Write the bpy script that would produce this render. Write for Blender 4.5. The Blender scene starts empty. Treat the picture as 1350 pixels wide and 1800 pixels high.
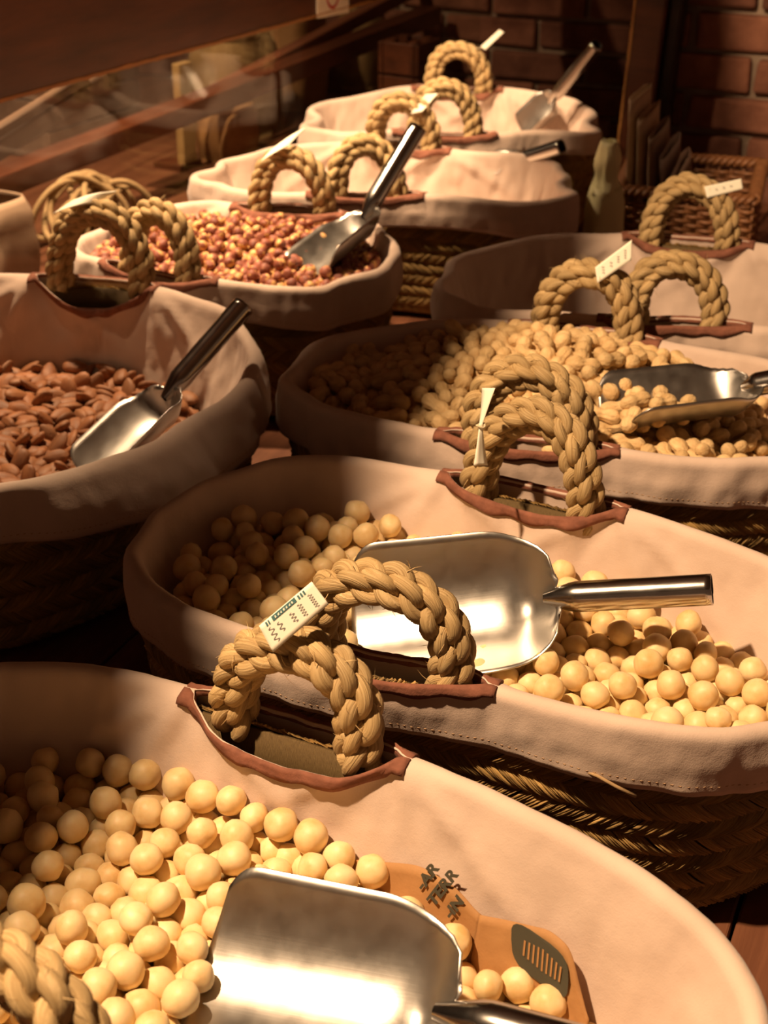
import bpy, math, random
import numpy as np
from mathutils import Vector, Matrix, noise as mnoise
rng = np.random.default_rng(7); random.seed(7)
SC = bpy.context.scene
COL = SC.collection
PI = math.pi

# ------------------------------------------------------------------ camera, world, lights
TABLE = 0.80                 # counter top height
ZR = TABLE + 0.19            # height of the basket rims
CAMZ = ZR + 0.60
FPX, TH = 2620.0, 0.4825     # focal length in pixels (frame 1350x1800), pitch below the horizon
cam = bpy.data.cameras.new('camera'); camo = bpy.data.objects.new('camera', cam); COL.objects.link(camo)
camo.location = (0, 0, CAMZ); camo.rotation_euler = (PI/2 - TH, 0, 0)
cam.sensor_fit = 'VERTICAL'; cam.sensor_height = 36.0; cam.sensor_width = 27.0
cam.lens = FPX/1800*36.0; cam.clip_start = .05
cam.dof.use_dof = True; cam.dof.focus_distance = 1.08; cam.dof.aperture_fstop = 11.0
SC.camera = camo
w = bpy.data.worlds.new('world'); SC.world = w; w.use_nodes = True
w.node_tree.nodes['Background'].inputs[0].default_value = (1.0, .52, .29, 1)
w.node_tree.nodes['Background'].inputs[1].default_value = .085
SC.view_settings.view_transform = 'Standard'; SC.view_settings.look = 'None'
SC.view_settings.gamma = 1; SC.view_settings.use_curve_mapping = False
SC.view_settings.exposure = 0.08
ROW = math.radians(67.0)
def rn(r, n):                # row coordinates: r along the rows (away), n across (towards the glass)
    return (r*math.cos(ROW) - n*math.sin(ROW), r*math.sin(ROW) + n*math.cos(ROW))
def spot(name, r, n, h, tr, tn, power, ang, size=.03, blend=.35, col=(1, .67, .385)):
    l = bpy.data.lights.new(name, 'SPOT'); l.energy = power; l.color = col
    l.spot_size = math.radians(ang); l.spot_blend = blend; l.shadow_soft_size = size
    o = bpy.data.objects.new(name, l); COL.objects.link(o)
    x, y = rn(r, n); tx, ty = rn(tr, tn)
    o.location = (x, y, ZR + h)
    o.rotation_euler = (Vector((tx, ty, ZR)) - o.location).to_track_quat('-Z', 'Y').to_euler()
    return o
spot('overhead_spot', .22, .85, 1.70, 1.05, .05, 300, 88)
spot('overhead_spot', 1.80, 1.30, 1.50, 1.75, 1.05, 165, 88)
spot('overhead_spot', 1.36, 1.30, 1.50, 2.08, .95, 185, 46, blend=.6)
spot('overhead_spot', 1.80, 1.80, 1.30, 2.15, 1.75, 55, 92)  # added lamp, no fixture in view, to brighten the goods behind the glass

# ------------------------------------------------------------------ pixel helpers
CT, ST = math.cos(TH), math.sin(TH)
def ray(x, y):
    u, v = (x-675)/FPX, (900-y)/FPX
    return np.array([u, CT+v*ST, -ST+v*CT])
def bp(x, y, z=0.0):         # pixel -> point at height z above the rims
    d = ray(x, y); t = (z-.6)/d[2]
    return Vector((d[0]*t, d[1]*t, ZR+z))
def at_depth(x, y, dep):     # pixel -> point at a depth along the view axis
    d = ray(x, y)*dep
    return Vector((d[0], d[1], CAMZ+d[2]))
def project(P):
    P = np.asarray(P, float); x, y, z = P[..., 0], P[..., 1], P[..., 2]-CAMZ
    dep = y*CT - z*ST; up = y*ST + z*CT
    return 675+FPX*x/dep, 900-FPX*up/dep, dep
def dep_of(v): return v[1]*CT-(v[2]-CAMZ)*ST

# ------------------------------------------------------------------ materials
def mat(name, base=(.5, .5, .5), rough=.6, metal=0.0):
    m = bpy.data.materials.new(name); m.use_nodes = True
    nt = m.node_tree; b = nt.nodes['Principled BSDF']
    b.inputs['Base Color'].default_value = (*base, 1); b.inputs['Roughness'].default_value = rough
    b.inputs['Metallic'].default_value = metal
    return m, nt, b
def node(nt, t, **kw):
    n = nt.nodes.new(t)
    for k, v in kw.items():
        if k in n.inputs: n.inputs[k].default_value = v
        else: setattr(n, k, v)
    return n
def ramp(nt, fac, stops):
    r = nt.nodes.new('ShaderNodeValToRGB'); e = r.color_ramp.elements
    while len(e) < len(stops): e.new(.5)
    for i, (p, c) in enumerate(stops): e[i].position = p; e[i].color = (*c, 1)
    nt.links.new(fac, r.inputs[0]); return r.outputs[0]
def bump(nt, b, h, strength=.3, dist=.001, prev=None):
    n = node(nt, 'ShaderNodeBump', Strength=strength, Distance=dist)
    nt.links.new(h, n.inputs['Height'])
    if prev is not None: nt.links.new(prev, n.inputs['Normal'])
    nt.links.new(n.outputs[0], b.inputs['Normal']); return n.outputs[0]
def coords(nt, kind='Object', scale=(1, 1, 1)):
    t = nt.nodes.new('ShaderNodeTexCoord'); m = nt.nodes.new('ShaderNodeMapping')
    m.inputs['Scale'].default_value = scale
    nt.links.new(t.outputs[kind], m.inputs[0]); return m.outputs[0]
def noisetex(nt, vec, scale, detail=3, rough=.5):
    n = node(nt, 'ShaderNodeTexNoise', Scale=scale, Detail=detail, Roughness=rough)
    nt.links.new(vec, n.inputs['Vector']); return n.outputs['Fac']
def mixc(nt, fac, a, b, mode='MIX'):
    n = nt.nodes.new('ShaderNodeMix'); n.data_type = 'RGBA'; n.blend_type = mode
    for k, v in ((0, fac), (6, a), (7, b)):
        if isinstance(v, (int, float)): n.inputs[k].default_value = v
        elif isinstance(v, tuple): n.inputs[k].default_value = (*v, 1)
        else: nt.links.new(v, n.inputs[k])
    return n.outputs[2]
def objrand(nt): return nt.nodes.new('ShaderNodeObjectInfo').outputs['Random']

def m_cloth():
    m, nt, b = mat('beige_cloth', rough=.9)
    v = coords(nt); c = ramp(nt, noisetex(nt, v, 14, 5), [(.3, (.55, .42, .345)), (.7, (.64, .50, .42))])
    nt.links.new(c, b.inputs['Base Color'])
    w1 = node(nt, 'ShaderNodeTexNoise', Scale=900, Detail=2); nt.links.new(v, w1.inputs['Vector'])
    n1 = bump(nt, b, w1.outputs['Fac'], .25, .0006)
    bump(nt, b, noisetex(nt, v, 60, 4), .35, .002, n1)
    b.inputs['Sheen Weight'].default_value = .15
    return m
def m_tape():
    m, nt, b = mat('brown_binding', rough=.9)
    v = coords(nt); c = ramp(nt, noisetex(nt, v, 120, 4), [(.3, (.16, .058, .034)), (.7, (.25, .095, .058))])
    nt.links.new(c, b.inputs['Base Color']); bump(nt, b, noisetex(nt, v, 400, 3), .4, .001)
    return m
def m_straw(name, cols, stripe=(3, 60, 1), strength=.5):
    m, nt, b = mat(name, rough=.72)
    v = coords(nt, 'UV', stripe)
    f = noisetex(nt, v, 1.0, 4, .6)
    c = ramp(nt, f, [(.25, cols[0]), (.5, cols[1]), (.75, cols[2])])
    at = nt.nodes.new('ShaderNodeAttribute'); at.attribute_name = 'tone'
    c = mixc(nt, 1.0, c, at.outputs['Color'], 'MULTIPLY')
    nt.links.new(c, b.inputs['Base Color'])
    bump(nt, b, f, strength, .0015)
    return m
def m_metal(name, rough, base=(.62, .60, .57)):
    m, nt, b = mat(name, base, rough, 1.0)
    v = coords(nt, 'Object', (1, 1, 1)); f = noisetex(nt, v, 60, 5)
    r = nt.nodes.new('ShaderNodeMapRange'); r.inputs[3].default_value = rough*.75; r.inputs[4].default_value = rough*1.35
    nt.links.new(f, r.inputs[0]); nt.links.new(r.outputs[0], b.inputs['Roughness'])
    v2 = coords(nt, 'Object', (3, 200, 200)); bump(nt, b, noisetex(nt, v2, 3, 3), .05, .0006)
    return m
def m_wood(name, c0, c1, scale=(2, 30, 30), rough=.5):
    m, nt, b = mat(name, rough=rough)
    v = coords(nt, 'Object', scale); f = noisetex(nt, v, 1.2, 6, .65)
    c = ramp(nt, f, [(.3, c0), (.7, c1)]); nt.links.new(c, b.inputs['Base Color'])
    bump(nt, b, f, .3, .003); return m
def m_maca():
    m, nt, b = mat('macadamia_skin', rough=.5)
    v = coords(nt); r = objrand(nt)
    add = nt.nodes.new('ShaderNodeVectorMath'); add.operation = 'ADD'
    cmb = nt.nodes.new('ShaderNodeCombineXYZ'); ml = node(nt, 'ShaderNodeMath', operation='MULTIPLY'); ml.inputs[1].default_value = 37
    nt.links.new(r, ml.inputs[0]); nt.links.new(ml.outputs[0], cmb.inputs[0])
    nt.links.new(v, add.inputs[0]); nt.links.new(cmb.outputs[0], add.inputs[1])
    f = noisetex(nt, add.outputs[0], 70, 4)
    c = ramp(nt, f, [(.25, (.66, .45, .20)), (.5, (.80, .63, .37)), (.75, (.86, .72, .48))])
    tint = ramp(nt, r, [(0, (.92, .86, .74)), (.5, (1, .97, .9)), (1, (.97, .90, .80))])
    c = mixc(nt, 1.0, c, tint, 'MULTIPLY'); nt.links.new(c, b.inputs['Base Color'])
    b.inputs['Subsurface Weight'].default_value = .25; b.inputs['Subsurface Radius'].default_value = (.006, .003, .0012)
    b.inputs['Subsurface Scale'].default_value = 1.0
    bump(nt, b, noisetex(nt, add.outputs[0], 260, 3), .12, .001)
    return m
def m_nut(name, stops, scale, bscale, bstr, bdist, stretch=(1, 1, 1), tint=((.8, .8, .8), (1.1, 1.1, 1.1)), rough=.6):
    m, nt, b = mat(name, rough=rough)
    v = coords(nt, 'Object', stretch); r = objrand(nt)
    add = nt.nodes.new('ShaderNodeVectorMath'); add.operation = 'ADD'
    cmb = nt.nodes.new('ShaderNodeCombineXYZ'); ml = node(nt, 'ShaderNodeMath', operation='MULTIPLY'); ml.inputs[1].default_value = 23
    nt.links.new(r, ml.inputs[0]); nt.links.new(ml.outputs[0], cmb.inputs[0]); nt.links.new(ml.outputs[0], cmb.inputs[1])
    nt.links.new(v, add.inputs[0]); nt.links.new(cmb.outputs[0], add.inputs[1])
    c = ramp(nt, noisetex(nt, add.outputs[0], scale, 3), stops)
    c = mixc(nt, 1.0, c, ramp(nt, r, [(0, tint[0]), (1, tint[1])]), 'MULTIPLY')
    nt.links.new(c, b.inputs['Base Color'])
    bump(nt, b, noisetex(nt, add.outputs[0], bscale, 3), bstr, bdist)
    return m
CLOTH, TAPE = m_cloth(), m_tape()
ROPE = m_straw('esparto_rope', [(.24, .145, .055), (.45, .31, .14), (.62, .46, .25)], (10, 14, 1), .8)
ROPE2 = m_wood('pale_rope', (.30, .19, .09), (.42, .28, .14), (60, 60, 60), .8)
STRAW = m_straw('esparto_straw', [(.20, .11, .030), (.42, .26, .085), (.60, .40, .15)], (2.5, 5, 1), .6)
STEEL, STEELH = m_metal('brushed_steel', .33, (.50, .48, .455)), m_metal('polished_steel', .17, (.55, .53, .51))
BLACK, _, _ = mat('tube_inside', (.01, .009, .008), .6)
MACA = m_maca()
ALMOND = m_nut('almond_skin', [(.3, (.20, .078, .030)), (.7, (.37, .168, .072))], 120, 420, .5, .0012, (.35, 1, 1), ((.8, .78, .75), (1.15, 1.05, 1)))
PEANUT = m_nut('peanut_shell', [(.3, (.55, .37, .17)), (.7, (.74, .55, .30))], 90, 260, .8, .002, (.5, 1, 1), ((.82, .8, .76), (1.08, 1.04, 1)), .75)
HAZEL = m_nut('hazelnut_skin', [(.30, (.16, .045, .028)), (.53, (.28, .09, .055)), (.58, (.62, .38, .14)), (.78, (.72, .50, .23))], 60, 300, .4, .001, (1, 1, 1), ((.85, .8, .8), (1.1, 1.05, 1)), .6)
DARKNUT = m_nut('dark_nut', [(.3, (.06, .025, .012)), (.7, (.12, .05, .025))], 100, 300, .4, .001)
PAPER, _, _ = mat('tag_paper', (.86, .83, .70), .7)
INK, _, _ = mat('tag_ink', (.16, .14, .14), .8)
TEAL, _, _ = mat('tag_print', (.06, .16, .17), .8)
STRING, _, _ = mat('string', (.62, .52, .34), .9)
KRAFT = m_wood('kraft_paper', (.34, .17, .06), (.42, .22, .085), (30, 30, 30), .75)
KINK, _, _ = mat('kraft_print', (.06, .055, .035), .8)
TABLEWOOD = m_wood('counter_wood', (.10, .035, .018), (.20, .08, .04), (3, 40, 40), .45)
DARKWOOD = m_wood('dark_wood', (.045, .013, .006), (.12, .035, .014), (4, 26, 26), .42)
WORN = m_wood('worn_wood', (.28, .11, .025), (.45, .20, .05), (6, 30, 30), .6)
GREYWOOD = m_wood('grey_wood', (.10, .055, .035), (.17, .10, .065), (5, 40, 40), .5)
BRICK = m_nut('brick', [(.3, (.16, .06, .035)), (.7, (.30, .13, .08))], 18, 60, .8, .004, (1, 1, 1), ((.55, .5, .5), (1.15, 1.1, 1.05)), .9)
MORTAR = m_wood('mortar', (.24, .17, .12), (.36, .27, .20), (25, 25, 25), .95)

# ------------------------------------------------------------------ mesh helpers
def link(o, parent=None):
    COL.objects.link(o)
    if parent is not None: o.parent = parent
    return o
def meshobj(name, V, F, m, parent=None, smooth=True, uv=None, tone=None, solid=0.0, loc=None):
    me = bpy.data.meshes.new(name); V = np.asarray(V, float)
    me.from_pydata(V.tolist(), [], [tuple(int(i) for i in f) for f in F] if not isinstance(F, np.ndarray) else F.tolist())
    if uv is not None:
        ul = me.uv_layers.new(name='UVMap'); li = np.empty(len(me.loops), int); me.loops.foreach_get('vertex_index', li)
        ul.data.foreach_set('uv', np.asarray(uv, np.float32)[li].ravel())
    if tone is not None:
        a = me.color_attributes.new('tone', 'FLOAT_COLOR', 'POINT'); t = np.ones((len(V), 4), np.float32)
        tone = np.asarray(tone); t[:, :3] = tone if tone.ndim == 2 else tone[:, None]
        a.data.foreach_set('color', t.ravel())
    for mm in (m if isinstance(m, (list, tuple)) else [m]): me.materials.append(mm)
    if smooth: me.polygons.foreach_set('use_smooth', np.ones(len(me.polygons), bool))
    me.update()
    o = bpy.data.objects.new(name, me); link(o, parent)
    if loc is not None: o.location = loc
    if solid:
        s = o.modifiers.new('solid', 'SOLIDIFY'); s.thickness = solid; s.offset = 0
    return o
def tag(o, label=None, cat=None, group=None, kind=None):
    for k, v in (('label', label), ('category', cat), ('group', group), ('kind', kind)):
        if v: o[k] = v
    return o
def empty(name, loc, rz=0.0, label=None, cat=None, group=None):
    o = bpy.data.objects.new(name, None); link(o); o.location = loc; o.rotation_euler = (0, 0, rz)
    o.empty_display_size = .05
    return tag(o, label, cat, group)
def gridF(nu, nv, cu=False, base=0):
    iu = np.arange(nu if cu else nu-1)[:, None]; iv = np.arange(nv-1)[None, :]
    a = iu*nv+iv; b = ((iu+1) % nu)*nv+iv
    return (np.stack([a, b, b+1, a+1], -1).reshape(-1, 4)+base)
class MB:
    def __init__(s): s.V = []; s.F = []; s.n = 0; s.M = []
    def add(s, V, F, mi=0):
        V = np.asarray(V, float).reshape(-1, 3)
        for f in F: s.F.append([int(i)+s.n for i in f]); s.M.append(mi)
        s.V.append(V); s.n += len(V); return s
    def box(s, c, size, R=None, mi=0):
        h = np.asarray(size)/2; P = np.array([[x, y, z] for x in (-1, 1) for y in (-1, 1) for z in (-1, 1)])*h
        if R is not None: P = P @ np.array(R).T
        return s.add(P+np.asarray(c), [(0, 1, 3, 2), (4, 6, 7, 5), (0, 4, 5, 1), (2, 3, 7, 6), (0, 2, 6, 4), (1, 5, 7, 3)], mi)
    def tube(s, P, r, k=8, caps=True, mi=0):
        P = np.asarray(P, float); n = len(P); r = np.broadcast_to(r, (n,))
        T = np.gradient(P, axis=0); T /= np.linalg.norm(T, axis=1)[:, None]+1e-12
        up = np.array([0, 0, 1.]) if abs(T[0][2]) < .9 else np.array([1., 0, 0])
        N = np.cross(T[0], up); N /= np.linalg.norm(N); V = []
        for i in range(n):
            N = N-T[i]*(N@T[i]); N /= np.linalg.norm(N); B = np.cross(T[i], N)
            a = np.arange(k)*2*PI/k
            V.append(P[i]+r[i]*(np.cos(a)[:, None]*N+np.sin(a)[:, None]*B))
        V = np.array(V).reshape(-1, 3); F = []
        for i in range(n-1):
            for j in range(k): F.append((i*k+j, i*k+(j+1) % k, (i+1)*k+(j+1) % k, (i+1)*k+j))
        if caps: F += [tuple(range(k))[::-1], tuple(range((n-1)*k, n*k))]
        return s.add(V, F, mi)
    def build(s, name, m, parent=None, smooth=False, **kw):
        o = meshobj(name, np.concatenate(s.V), s.F, m, parent, smooth, **kw)
        if isinstance(m, (list, tuple)): o.data.polygons.foreach_set('material_index', s.M)
        return o
def bevel(o, wdt=.003, seg=2):
    b = o.modifiers.new('bevel', 'BEVEL'); b.width = wdt; b.segments = seg; b.limit_method = 'ANGLE'
    return o
def nz(x, y, z=0.0): return mnoise.noise(Vector((float(x), float(y), float(z))))

# ------------------------------------------------------------------ the setting
def struct(o): o['kind'] = 'structure'; return o
struct(MB().box((0, 1.8, -.02), (7, 8, .04)).build('floor', m_wood('floor_wood', (.05, .03, .02), (.09, .055, .035))))
WR = ROW - PI/2              # the counter and the end wall follow the rows
def rotz(a): return np.array([[math.cos(a), -math.sin(a), 0], [math.sin(a), math.cos(a), 0], [0, 0, 1]])
RW = rotz(WR)
# counter: long planks along the rows
cx, cy = rn(1.35, .95)
counter = empty('display_counter', (cx, cy, 0), ROW, 'long reddish brown plank counter carrying all the baskets', 'counter')
k = 0
npl = 17; wpl = 2.66/npl
for i in range(npl):
    n0 = -1.33+(i+.5)*wpl
    ext = .56 if n0 > -.08 else 0.
    bevel(MB().box((ext/2, n0, TABLE-.0175), (2.96+ext, wpl-.003, .035)).build('plank', TABLEWOOD, counter), .002)
MB().box((0, 0, TABLE/2-.04), (2.92, 2.58, TABLE-.1)).build('cabinet_body', DARKWOOD, counter)
# unseen board above the camera, added to cast the shadow strip between the rows
bx_, by_ = rn(1.6, .905)
caster = MB().box((0, 0, 0), (4.6, .41, .016)).build('shadow_board_1', DARKWOOD); caster.location = (bx_, by_, ZR+1.0); caster.rotation_euler = (0, 0, ROW)
struct(caster)

# ------------------------------------------------------------------ baskets
# cx, cy, short-axis angle, half length, half width; rim crest pixels; fill; labels
BK = {
 'B1': dict(c=(-.120, .680), an=64.0, a=.330, b=.160,
   rim=[(0, 1172), (100, 1165), (200, 1168), (300, 1200), (400, 1235), (730, 1336), (878, 1400), (1017, 1467), (1133, 1528), (1211, 1589), (1278, 1667), (1317, 1728), (1342, 1800)]),
 'B2': dict(c=(.065, 1.036), an=63.9, a=.301, b=.156,
   rim=[(243, 985), (262, 1020), (330, 1068), (440, 1105), (540, 1130), (850, 1195), (1000, 1240), (1150, 1280), (1250, 1285), (1350, 1268), (262, 935), (320, 880), (400, 835), (500, 803), (600, 797), (700, 812), (770, 835), (1040, 885), (1150, 910), (1250, 945), (1350, 985)]),
 'B4': dict(c=(.180, 1.424), an=72.8, a=.293, b=.155,
   rim=[(527, 640), (560, 600), (620, 580), (700, 568), (1200, 610), (1350, 632), (535, 690), (600, 722), (700, 745), (800, 760), (1040, 785), (1200, 800), (1350, 803)]),
 'B5': dict(c=(.365, 1.755), an=77.0, a=.301, b=.163,
   rim=[(792, 480), (820, 445), (900, 425), (1000, 412), (1160, 408), (1340, 430), (800, 520), (850, 545), (980, 550), (1245, 555), (1350, 575)]),
 'B3': dict(c=(-.430, 1.485), an=67.0, a=.290, b=.285,
   rim=[(0, 862), (100, 825), (212, 793), (300, 740), (400, 690), (440, 640), (420, 590), (350, 525), (280, 505), (75, 485), (0, 483)]),
 'B6': dict(c=(-.202, 1.917), an=64.0, a=.212, b=.164,
   rim=[(252, 385), (300, 367), (440, 358), (580, 368), (640, 382), (695, 430), (685, 460), (600, 485), (400, 493), (300, 482)]),
 'B7': dict(c=(0.0, 2.27), an=79.0, a=.298, b=.150,
   rim=[(368, 318), (400, 295), (450, 275), (810, 265), (1000, 275), (400, 340), (450, 345), (680, 330), (850, 318), (980, 300)]),
 'B8': dict(c=(.119, 2.67), an=84.0, a=.265, b=.180,
   rim=[(550, 225), (580, 205), (650, 165), (790, 152), (900, 153), (1000, 170), (1030, 190), (1020, 212), (920, 228), (760, 232), (600, 237)]),
}
EXP, SAD = 2.4, .0095
RHO = .0075
class Rim:
    """closed rim curve in the basket's own frame (x = long axis, y = short axis, z = 0 on the counter)"""
    def __init__(s, B):
        s.B = B; an = math.radians(B['an']); a, b = B['a'], B['b']
        s.rz = an-PI/2; s.c = np.array(B['c'])
        L = np.array([math.sin(an), -math.cos(an)]); S = np.array([math.cos(an), math.sin(an)])
        ks = []
        for p in B['rim']:
            z = 0.0
            for _ in range(4):
                q = np.array(bp(*p, z)[:2])-s.c; l, t = q@L, q@S
                al = math.atan2(t/b, l/a); z = -SAD*math.cos(2*al)
            ks.append((al, ((abs(l)/a)**EXP+(abs(t)/b)**EXP)**(1/EXP)))
        N = 1440; al = np.arange(N)*2*PI/N
        num = np.full(N, .35); den = np.full(N, .35)
        for (A, kk) in ks:
            d = (al-A+PI) % (2*PI)-PI; wgt = np.exp(-(d/.16)**2)
            num += wgt*np.clip(kk, .86, 1.16); den += wgt
        kf = num/den
        r = (np.abs(np.cos(al))**EXP+np.abs(np.sin(al))**EXP)**(-1/EXP)*kf
        P = np.stack([a*r*np.cos(al), b*r*np.sin(al)], 1)
        Pc = np.vstack([P, P[:1]]); d = np.linalg.norm(np.diff(Pc, axis=0), axis=1); cs = np.concatenate([[0], np.cumsum(d)])
        s.len = cs[-1]; M = 1440; ss = np.arange(M)*s.len/M
        s.M = M; s.P = np.stack([np.interp(ss, cs, Pc[:, 0]), np.interp(ss, cs, Pc[:, 1])], 1)
        k = 25; ker = np.ones(k)/k
        for c in (0, 1):
            e = np.concatenate([s.P[-k:, c], s.P[:, c], s.P[:k, c]]); s.P[:, c] = np.convolve(e, ker, 'same')[k:-k]
        s.al = np.interp(ss, cs, np.concatenate([al, [2*PI]]))
        T = np.roll(s.P, -3, 0)-np.roll(s.P, 3, 0); T /= np.linalg.norm(T, axis=1)[:, None]
        s.N = np.stack([T[:, 1], -T[:, 0]], 1); s.T = T
        s.z = -SAD*np.cos(2*s.al)
        s.far = np.interp(PI/2, s.al, ss); s.near = np.interp(3*PI/2, s.al, ss)
    def samp(s, A, q):
        x = (np.asarray(q)/s.len*s.M) % s.M; i = np.floor(x).astype(int) % s.M; f = x-np.floor(x)
        j = (i+1) % s.M
        if A.ndim == 1: return A[i]*(1-f)+A[j]*f
        return A[i]*(1-f)[..., None]+A[j]*f[..., None]
    def at(s, q, off, z):
        p = s.samp(s.P, q)+s.samp(s.N, q)*np.asarray(off)[..., None]
        return np.concatenate([p, np.asarray(z)[..., None]*np.ones(p.shape[:-1])[..., None]], -1)
    def world(s, P):
        P = np.asarray(P, float); R = rotz(s.rz)
        return P @ R.T + np.array([s.c[0], s.c[1], TABLE])
    def local(s, W):
        R = rotz(s.rz); return (np.asarray(W, float)-np.array([s.c[0], s.c[1], TABLE])) @ R
H0 = ZR-TABLE                # rim height in the basket frame
def prof(d, side):           # distance from the crest along the cloth -> (offset, dz)
    d0 = RHO*PI/2; ph = np.minimum(d, d0)/RHO; e = np.maximum(d-d0, 0)
    off = RHO*np.sin(ph); dz = -RHO*(1-np.cos(ph))
    if side < 0: return -off-.30*e, dz-.95*e
    return off+.004*np.minimum(e/.02, 1)-.10*e, dz-.99*e

def make_liner(Rm, root, seed, cuff, slits, wr=1.0, floor_z=-.15, flare=None):
    nc = 360; q = np.arange(nc)*Rm.len/nc
    win = np.zeros(nc); wout = np.zeros(nc); lens = np.zeros(nc)
    for (qc, hw, di, do) in slits:
        dd = (q-qc+Rm.len/2) % Rm.len-Rm.len/2; t = np.clip(1-(dd/hw)**2, 0, 1)**.75
        win = np.maximum(win, di*t); wout = np.maximum(wout, do*t); lens = np.maximum(lens, t)
    cu = np.array([cuff(a) for a in Rm.samp(Rm.al, q)])
    zc = Rm.samp(Rm.z, q)+np.array([.0035*wr*nz(x*9, seed*7.3) for x in q])
    al = Rm.samp(Rm.al, q)
    fl = np.array([flare(a) if flare else 0. for a in al])
    ni, no = 26, 16; out = {}
    for side, nr, wv, D in ((-1, ni, win, np.full(nc, -floor_z)), (1, no, wout, cu)):
        t = (np.arange(nr)/(nr-1))**1.25
        d = wv[:, None]+(D-wv)[:, None]*t[None, :]
        off, dz = prof(d, side)
        disp = np.zeros_like(d)
        for i in range(nc):
            ca, sa = math.cos(i*2*PI/nc), math.sin(i*2*PI/nc)
            for j in range(nr):
                x, y = ca*Rm.len/(2*PI), sa*Rm.len/(2*PI); dd = d[i, j]
                amp = min(1., dd/.03)
                f = .0032*mnoise.noise(Vector((x*30, y*30, dd*10*side+seed*3.1)))+.0045*mnoise.noise(Vector((x*11, y*11, dd*7*side+seed)))
                f += .0014*mnoise.noise(Vector((x*80, y*80, dd*45*side+seed)))
                disp[i, j] = f*wr*(.25+.75*amp)
        if side < 0:
            for (qc, hw, di, do) in slits:
                for sg in (-1, 1):
                    for (sl, am, wd_) in ((.55, -.0060, .009), (-.45, .0050, .008), (1.6, -.0045, .011), (-1.4, -.004, .010)):
                        x = (q[:, None]-(qc+sg*(hw+sl*d))+Rm.len/2) % Rm.len-Rm.len/2
                        disp = disp+am*wr*np.exp(-(x/(wd_+.10*d))**2)*np.clip(d/.02, 0, 1)*np.exp(-(d/.085)**2)
        off = off+disp+(fl[:, None]*np.clip(d/.05, 0, 1) if side > 0 else 0)
        off = off+side*(.013 if side < 0 else .008)*lens[:, None]*np.exp(-(d/.05)**2)
        out[side] = (d, Rm.at(q[:, None]+0*d, off, H0+zc[:, None]+dz))
    Vi, Vo = out[-1][1], out[1][1]
    F1 = gridF(nc, ni, True); F2 = gridF(nc, no, True, nc*ni)[:, ::-1]
    V = np.concatenate([Vi.reshape(-1, 3), Vo.reshape(-1, 3)])
    cen = Vi[:, -1].mean(0); V = np.vstack([V, cen[None]])
    F = F1.tolist()+F2.tolist()+[[i*ni+ni-1, ((i+1) % nc)*ni+ni-1, len(V)-1] for i in range(nc)]
    # weld crest where there is no slit
    same = (win < 1e-6) & (wout < 1e-6)
    mp = np.arange(len(V)); 
    for i in range(nc):
        if same[i]:
            mp[nc*ni+i*no] = i*ni
            V[i*ni] = (V[i*ni]+V[nc*ni+i*no])/2
    F = [[int(mp[v]) for v in f] for f in F]
    o = meshobj('cloth_liner', V, F, CLOTH, root, True, solid=.0012)
    # stitched seam above the hem
    mb = MB(); qs = np.arange(0, Rm.len, .0052)
    cs = np.interp(qs, q, cu)-.008; off, dz = prof(cs, 1)
    jj = (qs/Rm.len*nc).astype(int) % nc
    rr = np.clip(((cs-out[1][0][jj, 0])/(cu[jj]-out[1][0][jj, 0]+1e-9)), 0, 1)**(1/1.25)*(no-1)
    j0 = np.minimum(rr.astype(int), no-2); fr = (rr-j0)[:, None]
    fj = (qs/Rm.len*nc-np.floor(qs/Rm.len*nc))[:, None]; j1 = (jj+1) % nc
    Ps = (Vo[jj, j0]*(1-fr)+Vo[jj, j0+1]*fr)*(1-fj)+(Vo[j1, j0]*(1-fr)+Vo[j1, j0+1]*fr)*fj
    Nn = np.concatenate([Rm.samp(Rm.N, qs), np.zeros((len(qs), 1))], 1); Tt = np.concatenate([Rm.samp(Rm.T, qs), np.zeros((len(qs), 1))], 1)
    for P, n, t in zip(Ps, Nn, Tt):
        c = P+n*.0004; h = np.array([0, 0, .0005])
        mb.add([c-t*.0017-h, c+t*.0017-h, c+t*.0017+h, c-t*.0017+h, c+n*.0006], [(0, 1, 4), (1, 2, 4), (2, 3, 4), (3, 0, 4)])
    st = mb.build('hem_stitching', CLOTHSEAM, o); st['kind'] = 'stuff'
    # binding tapes round the slits
    for (qc, hw, di, do) in slits:
        for side, dep, nr in ((-1, di, ni), (1, do, no)):
            n = 44; xs = np.linspace(-hw-.008, hw+.008, n); wd = np.clip(1-(xs/hw)**2, 0, 1)**.75*dep
            i = ((qc+xs)/Rm.len*nc) % nc; i0 = np.floor(i).astype(int); fi = (i-i0)[:, None]
            D, Vv = out[side]
            rows = []
            tw = .0105+.0015*np.sin(xs*160+seed)
            for e in (-.0018, 0.0, .33, .66, 1.0):
                dd = np.maximum(wd+(tw*e if e >= 0 else e*.0), 0)
                pts = []
                for kk in range(n):
                    pp = []
                    for ii in (i0[kk] % nc, (i0[kk]+1) % nc):
                        pp.append([np.interp(dd[kk], D[ii], Vv[ii, :, c]) for c in range(3)])
                    pts.append(np.array(pp[0])*(1-fi[kk])+np.array(pp[1])*fi[kk])
                pts = np.array(pts)
                nn = np.concatenate([Rm.samp(Rm.N, qc+xs), np.zeros((n, 1))], 1)*side
                nn[:, 2] += .6; nn /= np.linalg.norm(nn, axis=1)[:, None]
                push = -.0012 if e < 0 else .0024
                wob = .0010*np.array([nz(x*130, e*3, seed+side) for x in xs])
                pts = pts+nn*(push+wob)[:, None]
                if e < 0: pts[:, 2] -= .004
                rows.append(pts)
            G = np.stack(rows, 1)
            meshobj('binding_tape', G.reshape(-1, 3), gridF(n, 5), TAPE, root, True, solid=.0018)
    return out
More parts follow.
